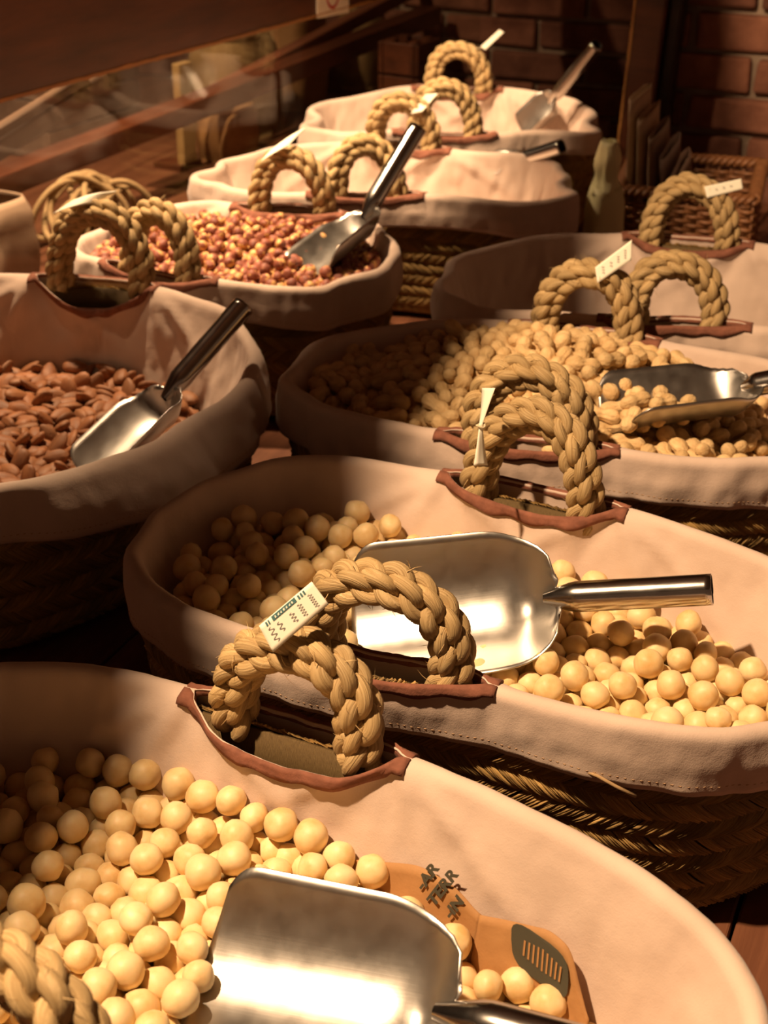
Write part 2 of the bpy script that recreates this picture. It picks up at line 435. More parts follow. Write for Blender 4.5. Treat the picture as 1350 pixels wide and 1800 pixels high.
CLOTHSEAM, _, _ = mat('seam_thread', (.42, .27, .16), .9)

def make_body(Rm, root, seed, bands=5, rows=2, fine=4, z0=.002):
    topz = H0-.016; hb = (topz-z0)/bands; hr = hb/rows
    def boff(z):
        t = np.clip((topz-z)/(topz-z0), 0, 1); return .001-.022*t-.022*np.clip((t-.9)/.1, 0, 1)**2
    # backing wall
    n = 160; q = np.arange(n)*Rm.len/n; zs = np.linspace(z0+.001, topz, 9)
    Vo = Rm.at(q[:, None]+0*zs, boff(zs)[None, :]-.0015+0*q[:, None], zs[None, :]+0*q[:, None]+Rm.samp(Rm.z, q)[:, None]*np.linspace(0, 1, 9))
    Vi = Rm.at(q[:, None]+0*zs, boff(zs)[None, :]-.005+0*q[:, None], zs[None, :]+0*q[:, None]+Rm.samp(Rm.z, q)[:, None]*np.linspace(0, 1, 9))
    G = np.concatenate([Vo, Vi[:, ::-1]], 1); V = G.reshape(-1, 3); F = gridF(n, 18, True).tolist()
    V = np.vstack([V, [[0, 0, z0+.001]]]); F += [[(i+1) % n*18, i*18, len(V)-1] for i in range(n)]
    uvw = np.stack([V[:, 2]*90, np.arange(len(V))*.37], 1); meshobj('basket_wall', V, F, STRAW, root, True, uv=uvw, tone=np.full(len(V), .28))  # tone darkened evenly to paint in the shade seen through the handle slits
    na = 7; t = np.linspace(0, 1, na)
    for b in range(bands):
        VV, FF, UU, TT = [], [], [], []; base = 0
        for r in range(rows):
            zc = z0+(b+(r+.5)/rows)*hb; sgn = 1 if (b*rows+r) % 2 else -1
            sp = .0125; nb = int(Rm.len/sp); q0 = np.arange(nb)*Rm.len/nb+rng.uniform(-.0012, .0012, nb)
            run = hr*1.25; tone_b = rng.uniform(.65, 1.2, nb)
            for k in range(fine):
                e = (k+.5)/fine-.5; wd = sp/fine*1.25
                jt = rng.uniform(-.0007, .0007, nb)
                ends = 1.28+rng.uniform(-.1, .16, nb)          # strand pokes under its neighbours
                tt = (t-.5)[None, :]*ends[:, None]
                zq = np.maximum(zc+tt*hr, z0+.001)
                qq = q0[:, None]+sgn*tt*run+(e*sp+jt)[:, None]
                arch = .0062*np.cos(np.clip((t-.5)*2, -1, 1)*PI/2)[None, :]**.8*(1-1.2*e*e)+rng.uniform(-.0006, .0006, nb)[:, None]-.0012
                rim_lift = Rm.samp(Rm.z, qq)*np.clip((zq-z0)/(topz-z0), 0, 1)
                ob = boff(zq)
                tri = []
                for (dq, do) in ((-wd/2, -.0012), (0, .0013), (wd/2, -.0012)):
                    tri.append(Rm.at(qq+dq, ob+arch+do, zq+rim_lift-sgn*dq*.0))
                S = np.stack(tri, 2)                            # nb, na, 3, 3
                VV.append(S.reshape(-1, 3))
                f = gridF(na, 3); ff = (f[None]+(np.arange(nb)*na*3)[:, None, None]+base).reshape(-1, 4); FF.append(ff)
                u = np.broadcast_to(t[None, :, None], (nb, na, 3)); v = np.broadcast_to(np.array([0, .5, 1])[None, None, :], (nb, na, 3))
                rnd = rng.uniform(0, 50, nb)[:, None, None]
                UU.append(np.stack([u+rnd, v+rnd*1.7], -1).reshape(-1, 2))
                TT.append(np.broadcast_to((tone_b*rng.uniform(.85, 1.1, nb))[:, None, None], (nb, na, 3)).reshape(-1))
                base += nb*na*3
        o = meshobj('braid_band', np.concatenate(VV), np.concatenate(FF), STRAW, root, True, uv=np.concatenate(UU), tone=np.concatenate(TT))
        o['kind'] = 'stuff'

def rope_mesh(w, h, leg, lean, seed, R=.0178, fine=1.0, pitch=.052):
    """rope arch in its own frame: x along the rim, z up, y outwards"""
    ph = np.linspace(PI, 0, 120)
    e = 2.25
    cx = w*np.sign(np.cos(ph))*np.abs(np.cos(ph))**(2/e); cz = h*np.abs(np.sin(ph))**(2/e)
    pts = [np.array([[-w*.94, 0, -leg]]), np.stack([cx, 0*cx, cz], 1), np.array([[w*.94, 0, -leg]])]
    P = np.concatenate(pts); d = np.concatenate([[0], np.cumsum(np.linalg.norm(np.diff(P, axis=0), axis=1))])
    L = d[-1]; n = int(190*fine); t = np.linspace(0, L, n)
    C = np.stack([np.interp(t, d, P[:, c]) for c in range(3)], 1)
    C[:, 1] += lean*np.clip(C[:, 2], 0, 1)+.003*np.sin(t*40+seed)
    C[:, 0] += .0025*np.sin(t*33+seed*2)
    T = np.gradient(C, axis=0); T /= np.linalg.norm(T, axis=1)[:, None]
    Bn = np.array([0, 1., 0])[None]-T*T[:, 1:2]; Bn /= np.linalg.norm(Bn, axis=1)[:, None]; N = np.cross(Bn, T)
    r1, r2, r3 = R*.47, R*.235, R*.32
    V, F, U, TO = [], [], [], []; base = 0; k = 9; a = np.arange(k)*2*PI/k
    for s in range(3):
        th = 2*PI*t/pitch+2*PI*s/3+seed
        for j in range(2):
            rr = r1*(1+.06*np.sin(t*90+s*2+seed)); 
            n1 = np.cos(th)[:, None]*N+np.sin(th)[:, None]*Bn
            S = C+rr[:, None]*n1
            Ts = np.gradient(S, axis=0); Ts /= np.linalg.norm(Ts, axis=1)[:, None]
            b1 = np.cross(Ts, n1); ps = -2*PI*t/.020+PI*j+s
            Q = S+r2*(np.cos(ps)[:, None]*n1+np.sin(ps)[:, None]*b1)
            Tq = np.gradient(Q, axis=0); Tq /= np.linalg.norm(Tq, axis=1)[:, None]
            na = n1-Tq*np.sum(n1*Tq, 1)[:, None]; na /= np.linalg.norm(na, axis=1)[:, None]; nb = np.cross(Tq, na)
            rad = r3*(1+.10*np.sin(t*260+s+j*3+seed))*(1+.05*rng.standard_normal())
            tube = Q[:, None]+rad[:, None, None]*(np.cos(a)[None, :, None]*na[:, None]+np.sin(a)[None, :, None]*nb[:, None])
            V.append(tube.reshape(-1, 3))
            iu = np.arange(n-1)[:, None]; iv = np.arange(k)[None]
            F.append((np.stack([iu*k+iv, iu*k+(iv+1) % k, (iu+1)*k+(iv+1) % k, (iu+1)*k+iv], -1)+base).reshape(-1, 4))
            tw = t/L*3.0                                        # fibres twist round the ply
            U.append(np.stack([np.broadcast_to((t*6+s*3.3+j*7)[:, None], (n, k)), np.abs(((np.arange(k)/k)[None]+tw[:, None]) % 1-.5)*2], -1).reshape(-1, 2))
            TO.append(np.full(n*k, rng.uniform(.85, 1.1))); base += n*k
    # stray fibres
    nh = int(60*fine); ti = rng.integers(4, n-4, nh); 
    for i in ti:
        an = rng.uniform(0, 2*PI); o = math.cos(an)*N[i]+math.sin(an)*Bn[i]; sd = math.cos(an+PI/2)*N[i]+math.sin(an+PI/2)*Bn[i]
        p0 = C[i]+o*R*.86; dr = T[i]*rng.uniform(-1, 1)+sd*rng.uniform(-1, 1)+o*rng.uniform(.0, .45); dr /= np.linalg.norm(dr)
        ln = rng.uniform(.006, .017); p1 = p0+dr*ln*.5+o*.0012; p2 = p0+dr*ln; wv = np.cross(dr, o)*.00028
        V.append(np.array([p0-wv, p0+wv, p1+wv*.8, p1-wv*.8, p2])); F.append(np.array([[0, 1, 2, 3], [3, 2, 4, 4]])+base)
        U.append(np.zeros((5, 2))); TO.append(np.full(5, 1.2)); base += 5
    FF = [f if f[2] != f[3] else f[:3] for f in np.concatenate(F).tolist()]
    return np.concatenate(V), FF, np.concatenate(U), np.concatenate(TO)

def frame_at(Rm, q, off=0.0, dz=0.0):
    p = Rm.at(np.array([q]), np.array([off]), np.array([H0+Rm.samp(Rm.z, np.array([q]))[0]+dz]))[0]
    T = Rm.samp(Rm.T, np.array([q]))[0]; return p, math.atan2(T[1], T[0])
def make_handle(Rm, root, q, w=.058, h=.064, leg=.035, lean=0.0, off=0.0, seed=0, R=.0178, dz=0., yaw=0., fine=1.0):
    p, a = frame_at(Rm, q, off, dz)
    V, F, U, TO = rope_mesh(w, h, leg, lean, seed, R, fine)
    o = meshobj('rope_handle', V, F, ROPE, root, True, uv=U, tone=TO)
    o.location = p; o.rotation_euler = (0, 0, a+yaw)            # +y of the arch then points inwards
    return o

LAB = {
 'B1': 'beige cloth-lined straw basket of macadamias with a printed kraft paper bag tucked inside',
 'B2': 'beige cloth-lined straw basket of macadamias with a steel scoop lying across them',
 'B3': 'wide cloth-lined straw basket holding brown almonds',
 'B4': 'oval cloth-lined straw basket heaped with peanuts in their shells',
 'B5': 'nearly empty cloth-lined straw basket between the peanut basket and the wicker tray',
 'B6': 'small cloth-lined straw basket filled with brown and cream hazelnuts',
 'B7': 'cloth-lined straw basket standing right behind the hazelnut basket',
 'B8': 'cloth-lined straw basket at the end of the row by the dark wooden post',
}
def cuff_for(n):
    def base(al):
        c = .058+.006*math.sin(al*3+len(n))
        if n == 'B2': c = .052+.062*math.exp(-((abs((al-PI+PI) % (2*PI)-PI)-0)/.0001)**2) if False else .052
        return c
    if n == 'B2':
        def f(al):
            d = abs((al-PI*1.02+PI) % (2*PI)-PI); return .056+.060*math.exp(-(d/.42)**4)
        return f
    if n == 'B3':
        return lambda al: .056
    if n == 'B8': return lambda al: .042
    return base
RIMS, ROOTS = {}, {}
HAND = {  # near, far : along-shift, w, h, lean, yaw, inner sag, outer sag (None = not there)
 'B1': ((.0, .052, .066, -.10, 0, .024, .016), (.010, .050, .056, -.05, 0, .030, .016)),
 'B2': ((.0, .050, .062, .0, 0, .012, .010), (.0, .050, .070, .0, 0, .020, .012)),
 'B4': ((.0, .048, .064, .0, 0, .012, .010), (.0, .048, .064, .0, 0, .014, .010)),
 'B5': ((.0, .046, .056, .25, 0, .012, .010), (.0, .050, .066, .0, 0, .020, .010)),
 'B3': (None, (.03, .052, .078, -.1, 0, .040, .012)),
 'B6': ((-.01, .044, .070, .2, 0, .014, .012), (.0, .048, .066, .0, 0, .014, .010)),
 'B7': ((.0, .044, .062, .1, 0, .014, .012), (.0, .046, .066, .0, 0, .014, .010)),
 'B8': ((.0, .048, .070, .1, 0, .014, .012), (.0, .048, .066, .0, 0, .018, .010)),
}
for bi, (n, B) in enumerate(BK.items()):
    Rm = RIMS[n] = Rim(B)
    root = ROOTS[n] = empty('straw_basket', (B['c'][0], B['c'][1], TABLE), Rm.rz, LAB[n], 'basket')
    slits = []
    for which, hd in zip(('near', 'far'), HAND[n]):
        if hd is None: continue
        q = (Rm.near if which == 'near' else Rm.far)+hd[0]
        slits.append((q, .080, hd[5], hd[6]))
        make_handle(Rm, root, q, hd[1], hd[2], .020, hd[3], -.007 if which == 'near' else -.002, bi*3+len(which), fine=1.0 if n in ('B1', 'B2', 'B4') else .8)
    fl = None
    if n == 'B3': fl = lambda al: .045*math.exp(-((((al+.25+PI) % (2*PI))-PI)/.55)**2)
    make_liner(Rm, root, bi+1.7, cuff_for(n), slits, wr=1.0 if n in ('B1', 'B2') else 1.5, flare=fl)
    make_body(Rm, root, bi, fine=4 if n in ('B1', 'B2', 'B3', 'B6', 'B7', 'B4') else 3)

# ------------------------------------------------------------------ scoops
def scoop_pt(x, y, L, W, D):
    """blade surface in scoop frame: x from root to tip, y across, z up"""
    t = x/L
    k_ = np.clip(t/.36, 0, 1); half = W/2*(.30+.70*np.sqrt(k_*(2-k_)))
    half = half*np.where(t > .86, 1-.16*np.clip((t-.86)/.14, 0, 1)**2.5, 1)*(1+.05*np.clip((t-.3)/.7, 0, 1))
    yy = y*half
    z = D*np.abs(yy/(W/2))**2.2+D*.75*np.clip(1-t/.22, 0, 1)**2
    return yy, z
SCOOPS = []
def make_scoop(label, rootp, endp, tipp, normal, W=.112, D=.032, hr=.0125, group=None):
    rootp, endp, tipp = Vector(rootp), Vector(endp), Vector(tipp)
    ex = (tipp-rootp); L = ex.length; ex.normalize()
    ez = Vector(normal); ez = (ez-ex*ez.dot(ex)).normalized(); ey = ez.cross(ex)
    Mx = Matrix((ex, ey, ez)).transposed().to_4x4(); Mx.translation = rootp
    root = empty('nut_scoop', (0, 0, 0), 0, label, 'scoop', group); root.matrix_world = Mx
    nx, ny = 44, 27; X, Y = np.meshgrid(np.linspace(0, L, nx), np.linspace(-1, 1, ny), indexing='ij')
    yy, zz = scoop_pt(X, Y, L, W, D)
    # crimped edge round the back of the blade
    cr = np.exp(-(X/(L*.20))**2)*np.abs(Y)**8*.0009*np.sin(X*900+Y*30)
    # thumb dimple where the handle meets the blade
    dim = -.006*np.exp(-((X-.022)/.016)**2-(yy/.018)**2)
    V = np.stack([X-.0012*np.cos(yy*520)*np.exp(-(X/.006)**2)+.010*(1-Y**2)*np.clip(X/L-.8, 0, 1)/.2, yy+cr, zz+cr+dim], -1).reshape(-1, 3)
    bl = meshobj('blade', V, gridF(nx, ny), STEEL, root, True, solid=.0012)
    # tube handle with a rolled seam
    he = root.matrix_world.inverted() @ endp
    he = np.array(he); p0 = np.array([.012, 0, D*.62]); n = 26; k = 28
    t = np.linspace(0, 1, n)[:, None]; dirh = he-p0; Lh = np.linalg.norm(dirh); d1 = dirh/Lh
    C = p0+dirh*t; up = np.array([0, 0, 1.])-d1*d1[2]; up /= np.linalg.norm(up); sd = np.cross(d1, up)
    a = np.arange(k)*2*PI/k; rr = 1-.34*np.exp(-(((a-PI*.55+PI) % (2*PI)-PI)/.30)**2) if False else 1-.36*np.exp(-((((a+PI*.42)+PI) % (2*PI)-PI)/.26)**2)
    gr = hr*np.interp(np.linspace(0, 1, n), [0, .07, .18, 1], [.35, .62, 1, 1])
    sec = np.cos(a)[:, None]*sd+np.sin(a)[:, None]*up
    Vt = C[:, None]+gr[:, None, None]*rr[None, :, None]*sec[None]
    Vin = C[::-1][:6, None]+(gr[::-1][:6, None, None]*rr[None, :, None]-.0011)*sec[None]
    V = np.concatenate([Vt, Vin]).reshape(-1, 3); m = n+6
    iu = np.arange(m-1)[:, None]; iv = np.arange(k)[None]
    F = np.stack([iu*k+iv, iu*k+(iv+1) % k, (iu+1)*k+(iv+1) % k, (iu+1)*k+iv], -1).reshape(-1, 4).tolist()
    F.append([(m-1)*k+j for j in range(k)])
    h = meshobj('handle', V, F, [STEELH, BLACK], root, True)
    mi = np.zeros(len(F), int); mi[(n)*k:] = 1; h.data.polygons.foreach_set('material_index', mi)
    SCOOPS.append((Mx.copy(), L, W, D))
    return root

UPC = Vector((0, -math.cos(TH), math.sin(TH)))       # towards the camera
def nrm(up, cam_, side=0): return Vector((side, 0, 0))+Vector((0, 0, 1))*up+Vector((0, -1, 0))*cam_
def on_ray(x, y, z): return bp(x, y, z)
# scoop in the second macadamia basket
make_scoop('steel scoop lying open across the macadamias, handle over the cloth rim side', bp(985, 1062, -.028), bp(1252, 1036, .010), bp(640, 1106, -.058), nrm(.75, .62, .0), W=.118)
make_scoop('large steel scoop sunk in macadamias beside the printed kraft bag', bp(812, 1812, -.050), bp(1290, 1925, -.012), bp(372, 1730, -.066), nrm(.93, .36, -.06), W=.120, hr=.0145)
make_scoop('steel scoop with upright tube handle standing in the almonds', bp(318, 712, -.030), bp(428, 538, .055), bp(190, 850, -.080), nrm(.8, .25, -.5), W=.092)
make_scoop('steel scoop lying among the peanuts with peanuts in its bowl', bp(1322, 715, -.005), bp(1440, 655, .045), bp(1082, 752, -.012), nrm(1, -.05, 0), W=.105, D=.036)
make_scoop('steel scoop leaning on the rim of the hazelnut basket', bp(655, 400, .005), bp(735, 225, .125), bp(556, 488, -.025), nrm(.75, .35, -.5), W=.086)
make_scoop('steel scoop whose handle end shows over the rim behind the hazelnut basket', bp(915, 302, -.03), bp(988, 258, .022), bp(800, 345, -.085), nrm(1, .1, -.3), W=.10)
make_scoop('steel scoop leaning in the end basket beside the wooden post', bp(988, 182, .0), bp(1050, 78, .115), bp(930, 245, -.07), nrm(.75, .3, -.6), W=.085)

# ------------------------------------------------------------------ nuts: settle soft spheres into each basket
def settle(X, R, floor, Rm, inset, bonds=None, rest=None, iters=90, g=.0016):
    m = len(X); alr = np.append(Rm.al, 2*PI); rad = np.linalg.norm(Rm.P, axis=1)
    ang = np.arctan2(Rm.P[:, 1], Rm.P[:, 0]) % (2*PI); o = np.argsort(ang); A = ang[o]; RR = rad[o]
    A = np.concatenate([A-2*PI, A, A+2*PI]); RR = np.tile(RR, 3)
    pi = pj = None
    for it in range(iters):
        if it % 6 == 0:
            o = np.argsort(X[:, 0]); xs = X[o, 0]; rm = 2*R.max()*1.35
            hi = np.searchsorted(xs, xs+rm); cnt = hi-np.arange(m)-1
            a = np.repeat(np.arange(m), cnt); st = np.repeat(np.cumsum(cnt)-cnt, cnt)
            b = a+1+(np.arange(cnt.sum())-st)
            a, b = o[a], o[b]; k = np.sum((X[a]-X[b])**2, 1) < rm*rm
            pi, pj = a[k], b[k]
            if bonds is not None:
                own = np.arange(m)//bonds; k = own[pi] != own[pj]; pi, pj = pi[k], pj[k]
        X[:, 2] -= g*(1 if it < iters*.75 else .3)
        for sub in range(2):
            d = X[pi]-X[pj]; L = np.linalg.norm(d, axis=1)+1e-9; ov = (R[pi]+R[pj])-L; k = ov > 0
            c = d[k]/L[k, None]*(ov[k]*.5)[:, None]; D = np.zeros_like(X); C = np.zeros(m)
            np.add.at(D, pi[k], c); np.add.at(D, pj[k], -c); np.add.at(C, pi[k], 1); np.add.at(C, pj[k], 1)
            X += D/np.maximum(C, 1)[:, None]*1.35
            if bonds == 2:
                p, q = X[0::2], X[1::2]; d = p-q; L = np.linalg.norm(d, axis=1)[:, None]+1e-9; c = d*(1-rest[:, None]/L)*.5
                X[0::2] -= c; X[1::2] += c
            fl = floor(X[:, 0], X[:, 1])+R; X[:, 2] = np.maximum(X[:, 2], fl)
            th = np.arctan2(X[:, 1], X[:, 0]) % (2*PI); rr = np.linalg.norm(X[:, :2], axis=1)
            lim = np.interp(th, A, RR)-(RHO+.004+.30*np.maximum(H0-X[:, 2], 0))-R-inset
            k = rr > lim; X[k, :2] *= (lim[k]/rr[k])[:, None]
    return X

def ico(sub):
    import bmesh
    bm = bmesh.new(); bmesh.ops.create_icosphere(bm, subdivisions=sub, radius=1)
    V = np.array([v.co[:] for v in bm.verts]); F = np.array([[v.index for v in f.verts] for f in bm.faces]); bm.free(); return V, F
def maca_shape(sub, seed):
    V, F = ico(sub); r = np.array([1+.085*nz(*(v*1.3+seed*5))+.030*nz(*(v*3+seed)) for v in V]); V = V*r[:, None]
    V[:, 2] *= .93+.04*math.sin(seed*3); top = np.clip(V[:, 2]-.80, 0, 1); V[:, 0:2] *= (1-top*.9)[:, None]
    V[:, 2] += .35*np.clip(V[:, 2]-.86, 0, 1)
    gz = np.exp(-(np.arctan2(V[:, 1], V[:, 0])/.12)**2)*np.clip(V[:, 2]+.2, 0, 1); V *= (1-.025*gz)[:, None]
    return V, F
def almond_shape(sub, seed):
    V, F = ico(sub); x = V[:, 0].copy()
    V = V*np.array([1.0, .60+.03*math.sin(seed), .34]); V[:, 1] *= (1-.28*np.clip(x, -1, 1)*np.abs(x)); V[:, 2] *= (1-.2*x)
    V[:, 0] += .10*np.clip(x-.6, 0, 1); V *= np.array([1+.035*nz(*(v*3+seed)) for v in V])[:, None]
    return V, F
def peanut_shape(sub, seed, waist=.68):
    V, F = ico(sub); x = V[:, 0].copy(); rr = np.sqrt(np.clip(1-np.abs(x)**3.2, 0, 1)); yz = V[:, 1:]/(np.linalg.norm(V[:, 1:], axis=1)[:, None]+1e-9)
    wv = 1-(1-waist)*np.exp(-((x+.06*math.sin(seed))/.30)**2); wv *= 1+.10*math.sin(seed*2)*x
    th = np.arctan2(yz[:, 1], yz[:, 0])
    ridge = 1+.030*np.cos(th*9)+.03*np.array([nz(a*9, b*2.5, c*2.5+seed) for a, (b, c) in zip(x, yz)])
    V = np.stack([x*2.15, yz[:, 0]*rr*wv*ridge, yz[:, 1]*rr*wv*ridge], 1)
    V[:, 2] += .16*math.sin(seed*1.7)*(x*x); V[:, 0] += .12*np.clip(x-.85, 0, 1)
    return V, F
def hazel_shape(sub, seed):
    V, F = ico(sub); V = V*np.array([np.array([1+.05*nz(*(v*2+seed))]) for v in V]); V[:, 2] *= 1.05
    t = np.clip(V[:, 2]-.55, 0, 1); V[:, :2] *= (1-.6*t)[:, None]; V[:, 2] += .3*t
    b = np.clip(-V[:, 2]-.75, 0, 1); V[:, 2] += .8*b
    return V, F
def shape_mesh(name, VF, m, r0=.011):
    me = bpy.data.meshes.new(name); me.from_pydata((VF[0]*r0).tolist(), [], VF[1].tolist()); me.materials.append(m)
    me.polygons.foreach_set('use_smooth', np.ones(len(me.polygons), bool)); me.update(); return me

def screen_share(W, R):
    """pixels each nut covers in the photograph (quarter resolution z-buffer of discs)"""
    px, py, dep = project(W); S = 3; Wd, Ht = 1350//S, 1800//S
    buf = np.full((Ht, Wd), -1); o = np.argsort(-dep)
    for i in o:
        r = R[i]*FPX/dep[i]/S; x, y = px[i]/S, py[i]/S
        if x+r < 0 or y+r < 0 or x-r > Wd or y-r > Ht: continue
        x0, x1, y0, y1 = max(0, int(x-r)), min(Wd, int(x+r)+1), max(0, int(y-r)), min(Ht, int(y+r)+1)
        if x0 >= x1 or y0 >= y1: continue
        yy, xx = np.mgrid[y0:y1, x0:x1]; k = (xx+.5-x)**2+(yy+.5-y)**2 < r*r
        buf[y0:y1, x0:x1][k] = i
    c = np.bincount(buf[buf >= 0].ravel(), minlength=len(W)); return c

def scoop_filter(W, R, idx, clear, pad=.6):
    """True where a nut must go: it cuts the blade, or lies in a blade that is empty in the photo"""
    Mx, L, Wd, D = SCOOPS[idx]; Mi = np.array(Mx.inverted()); P = W @ Mi[:3, :3].T+Mi[:3, 3]
    x = np.clip(P[:, 0], 0, L); yy1, _ = scoop_pt(x, np.ones_like(x), L, Wd, D); half = yy1
    fy = np.clip(P[:, 1]/np.maximum(half, 1e-4), -1, 1); _, zz = scoop_pt(x, fy, L, Wd, D)
    inx = (P[:, 0] > -R*.6) & (P[:, 0] < L+R*.4) & (np.abs(P[:, 1]) < half+R*.5)
    dz = P[:, 2]-zz
    kill = inx & (np.abs(dz) < R*pad*1.5)
    if clear is not None: kill |= inx & (dz > -R*.5) & (dz < .05) & (P[:, 0] < clear*L)
    # handle
    he = P[:, 0] < 0
    return kill, P

def rot_from_to(n):  # random rotations
    q = rng.standard_normal((n, 4)); q /= np.linalg.norm(q, axis=1)[:, None]
    w_, x, y, z = q.T
    return np.stack([np.stack([1-2*(y*y+z*z), 2*(x*y-z*w_), 2*(x*z+y*w_)], 1), np.stack([2*(x*y+z*w_), 1-2*(x*x+z*z), 2*(y*z-x*w_)], 1), np.stack([2*(x*z-y*w_), 2*(y*z+x*w_), 1-2*(x*x+y*y)], 1)], 1)
def axis_frames(ax, flat):
    ax = ax/np.linalg.norm(ax, axis=1)[:, None]; z = flat-ax*np.sum(flat*ax, 1)[:, None]; z /= np.linalg.norm(z, axis=1)[:, None]+1e-9
    y = np.cross(z, ax); return np.stack([ax, y, z], 2)

def emit_nuts(name, W, Rot, Sc, share, quota, meshes, lowshape, m, label, cat, group, stuff_name, stuff_label, floorV=None):
    vis = np.argsort(-share)[:quota]; vis = vis[share[vis] > 0]
    for j, i in enumerate(vis):
        o = bpy.data.objects.new(name, meshes[int(rng.integers(len(meshes)))]); COL.objects.link(o)
        M4 = np.eye(4); M4[:3, :3] = Rot[i]*(Sc[i]/.011); M4[:3, 3] = W[i]
        o.matrix_world = Matrix(M4.tolist()); tag(o, label, cat, group)
    rest = np.setdiff1d(np.arange(len(W)), vis)
    V0, F0 = lowshape; n = len(V0)
    if len(rest) or floorV is not None:
        S = np.array([np.broadcast_to(Sc[i], 3) for i in rest]) if len(rest) else np.zeros((0, 3))
        VV = np.einsum('nij,nkj->nki', Rot[rest], V0[None]*S[:, None, :])+W[rest][:, None]
        FF = (F0[None]+(np.arange(len(rest))*n)[:, None, None]).reshape(-1, 3).tolist(); VV = VV.reshape(-1, 3)
        if floorV is not None:
            fv, ff = floorV; FF += [[int(a)+len(VV) for a in f] for f in ff]; VV = np.vstack([VV, fv])
        o = meshobj(stuff_name, VV, FF, m, None, True); tag(o, stuff_label, cat, None, 'stuff')

def bed(Rm, floor, inset=.012, nr=14, na=90):
    """shallow bed the loose nuts rest on (world coordinates)"""
    V = []; idx = (np.arange(na)*Rm.M/na).astype(int)
    for k in range(nr):
        f = (k+.001)/(nr-1); P = Rm.P[idx]
        z = floor(P[:, 0]*f, P[:, 1]*f); lim = 1-(RHO+.004+.3*np.maximum(H0-z, 0)+inset*.3)/np.linalg.norm(P, axis=1)
        Q = P*f*lim[:, None]; V.append(np.stack([Q[:, 0], Q[:, 1], floor(Q[:, 0], Q[:, 1])-.003], 1))
    V = Rm.world(np.array(V).reshape(-1, 3)); return V, gridF(nr, na, False).tolist()+[[k*na+na-1, (k+1)*na+na-1, (k+1)*na, k*na] for k in range(nr-1)]

def scatter(Rm, floor, n, r, layers=3.2, keep=None):
    """random start positions above the floor inside the rim"""
    P = []; lim = np.abs(Rm.P).max(0)
    while len(P) < n:
        q = rng.uniform(-1, 1, 2)*lim
        th = math.atan2(q[1], q[0]); i = np.argmin(np.abs((np.arctan2(Rm.P[:, 1], Rm.P[:, 0])-th+PI) % (2*PI)-PI))
        if np.linalg.norm(q) > np.linalg.norm(Rm.P[i])-.03: continue
        if keep is not None and not keep(*q): continue
        P.append((q[0], q[1], 0))
    P = np.array(P); P[:, 2] = floor(P[:, 0], P[:, 1])+r+rng.uniform(0, layers*2*r, n); return P

# --- macadamias (two baskets)
mac_lo = maca_shape(2, 1); mac_me = [shape_mesh('macadamia', maca_shape(3, s), MACA) for s in range(6)]
def half_nut():
    V, F = maca_shape(3, 9); V[:, 2] = np.where(V[:, 2] < 0, V[:, 2]*.04, V[:, 2]); V[:, 2] -= .3; return V, F
def f1(x, y): return H0-.092-.026*np.clip((x-.0)/.2, 0, 1)+.012*np.exp(-((x+.02)/.14)**2)
def f2(x, y): return H0-.074-.014*np.exp(-((x-.16)/.10)**2)+.012*np.exp(-((x+.18)/.10)**2)
mac = {}
for n, fl, cnt, si, clear in (('B1', f1, 520, 1, .62), ('B2', f2, 400, 0, 1.02)):
    Rm = RIMS[n]; R = rng.uniform(.0100, .0124, cnt)
    X = settle(scatter(Rm, fl, cnt, .011, 2.2), R, fl, Rm, .002)
    W = Rm.world(X); kill, _ = scoop_filter(W, R, si, clear)
    px_, py_, _ = project(W); kill |= (px_ > 1000) & (px_ > 1030-.9*(1790-py_)*.3) & (n == 'B1')
    W, R = W[~kill], R[~kill]
    mac[n] = (W, R, fl, screen_share(W, R))
tot = np.concatenate([mac[n][3] for n in mac]); thr = np.sort(tot)[::-1][min(299, len(tot)-1)]
for n in mac:
    W, R, fl, sh = mac[n]; q = int((sh > max(thr, 0)).sum())
    emit_nuts('macadamia', W, rot_from_to(len(W)), R, sh, q, mac_me, mac_lo, MACA,
      'round cream macadamia nut ' + ('in the basket with the printed kraft bag' if n == 'B1' else 'in the basket with the scoop lying across it'), 'nut',
      'macadamias in the ' + ('kraft bag basket' if n == 'B1' else 'scoop basket'), 'macadamia_bed',
      'lower layer of cream macadamias ' + ('under the kraft bag basket nuts' if n == 'B1' else 'under the lying scoop'), bed(RIMS[n], fl))

# one broken half nut
cand = [o for o in bpy.data.objects if o.name.startswith('macadamia') and o.get('group') == 'macadamias in the kraft bag basket']
bpy.context.view_layer.update()
def pdist(o): x, y, _ = project(np.array(o.location)); return (x-385)**2+(y-1480)**2
hn = min(cand, key=pdist); hn.data = shape_mesh('half_macadamia', half_nut(), MACA); hn.rotation_euler = (math.radians(60), math.radians(50), 0)
hn['label'] = 'broken half macadamia nut showing its flat face'; del hn['group']
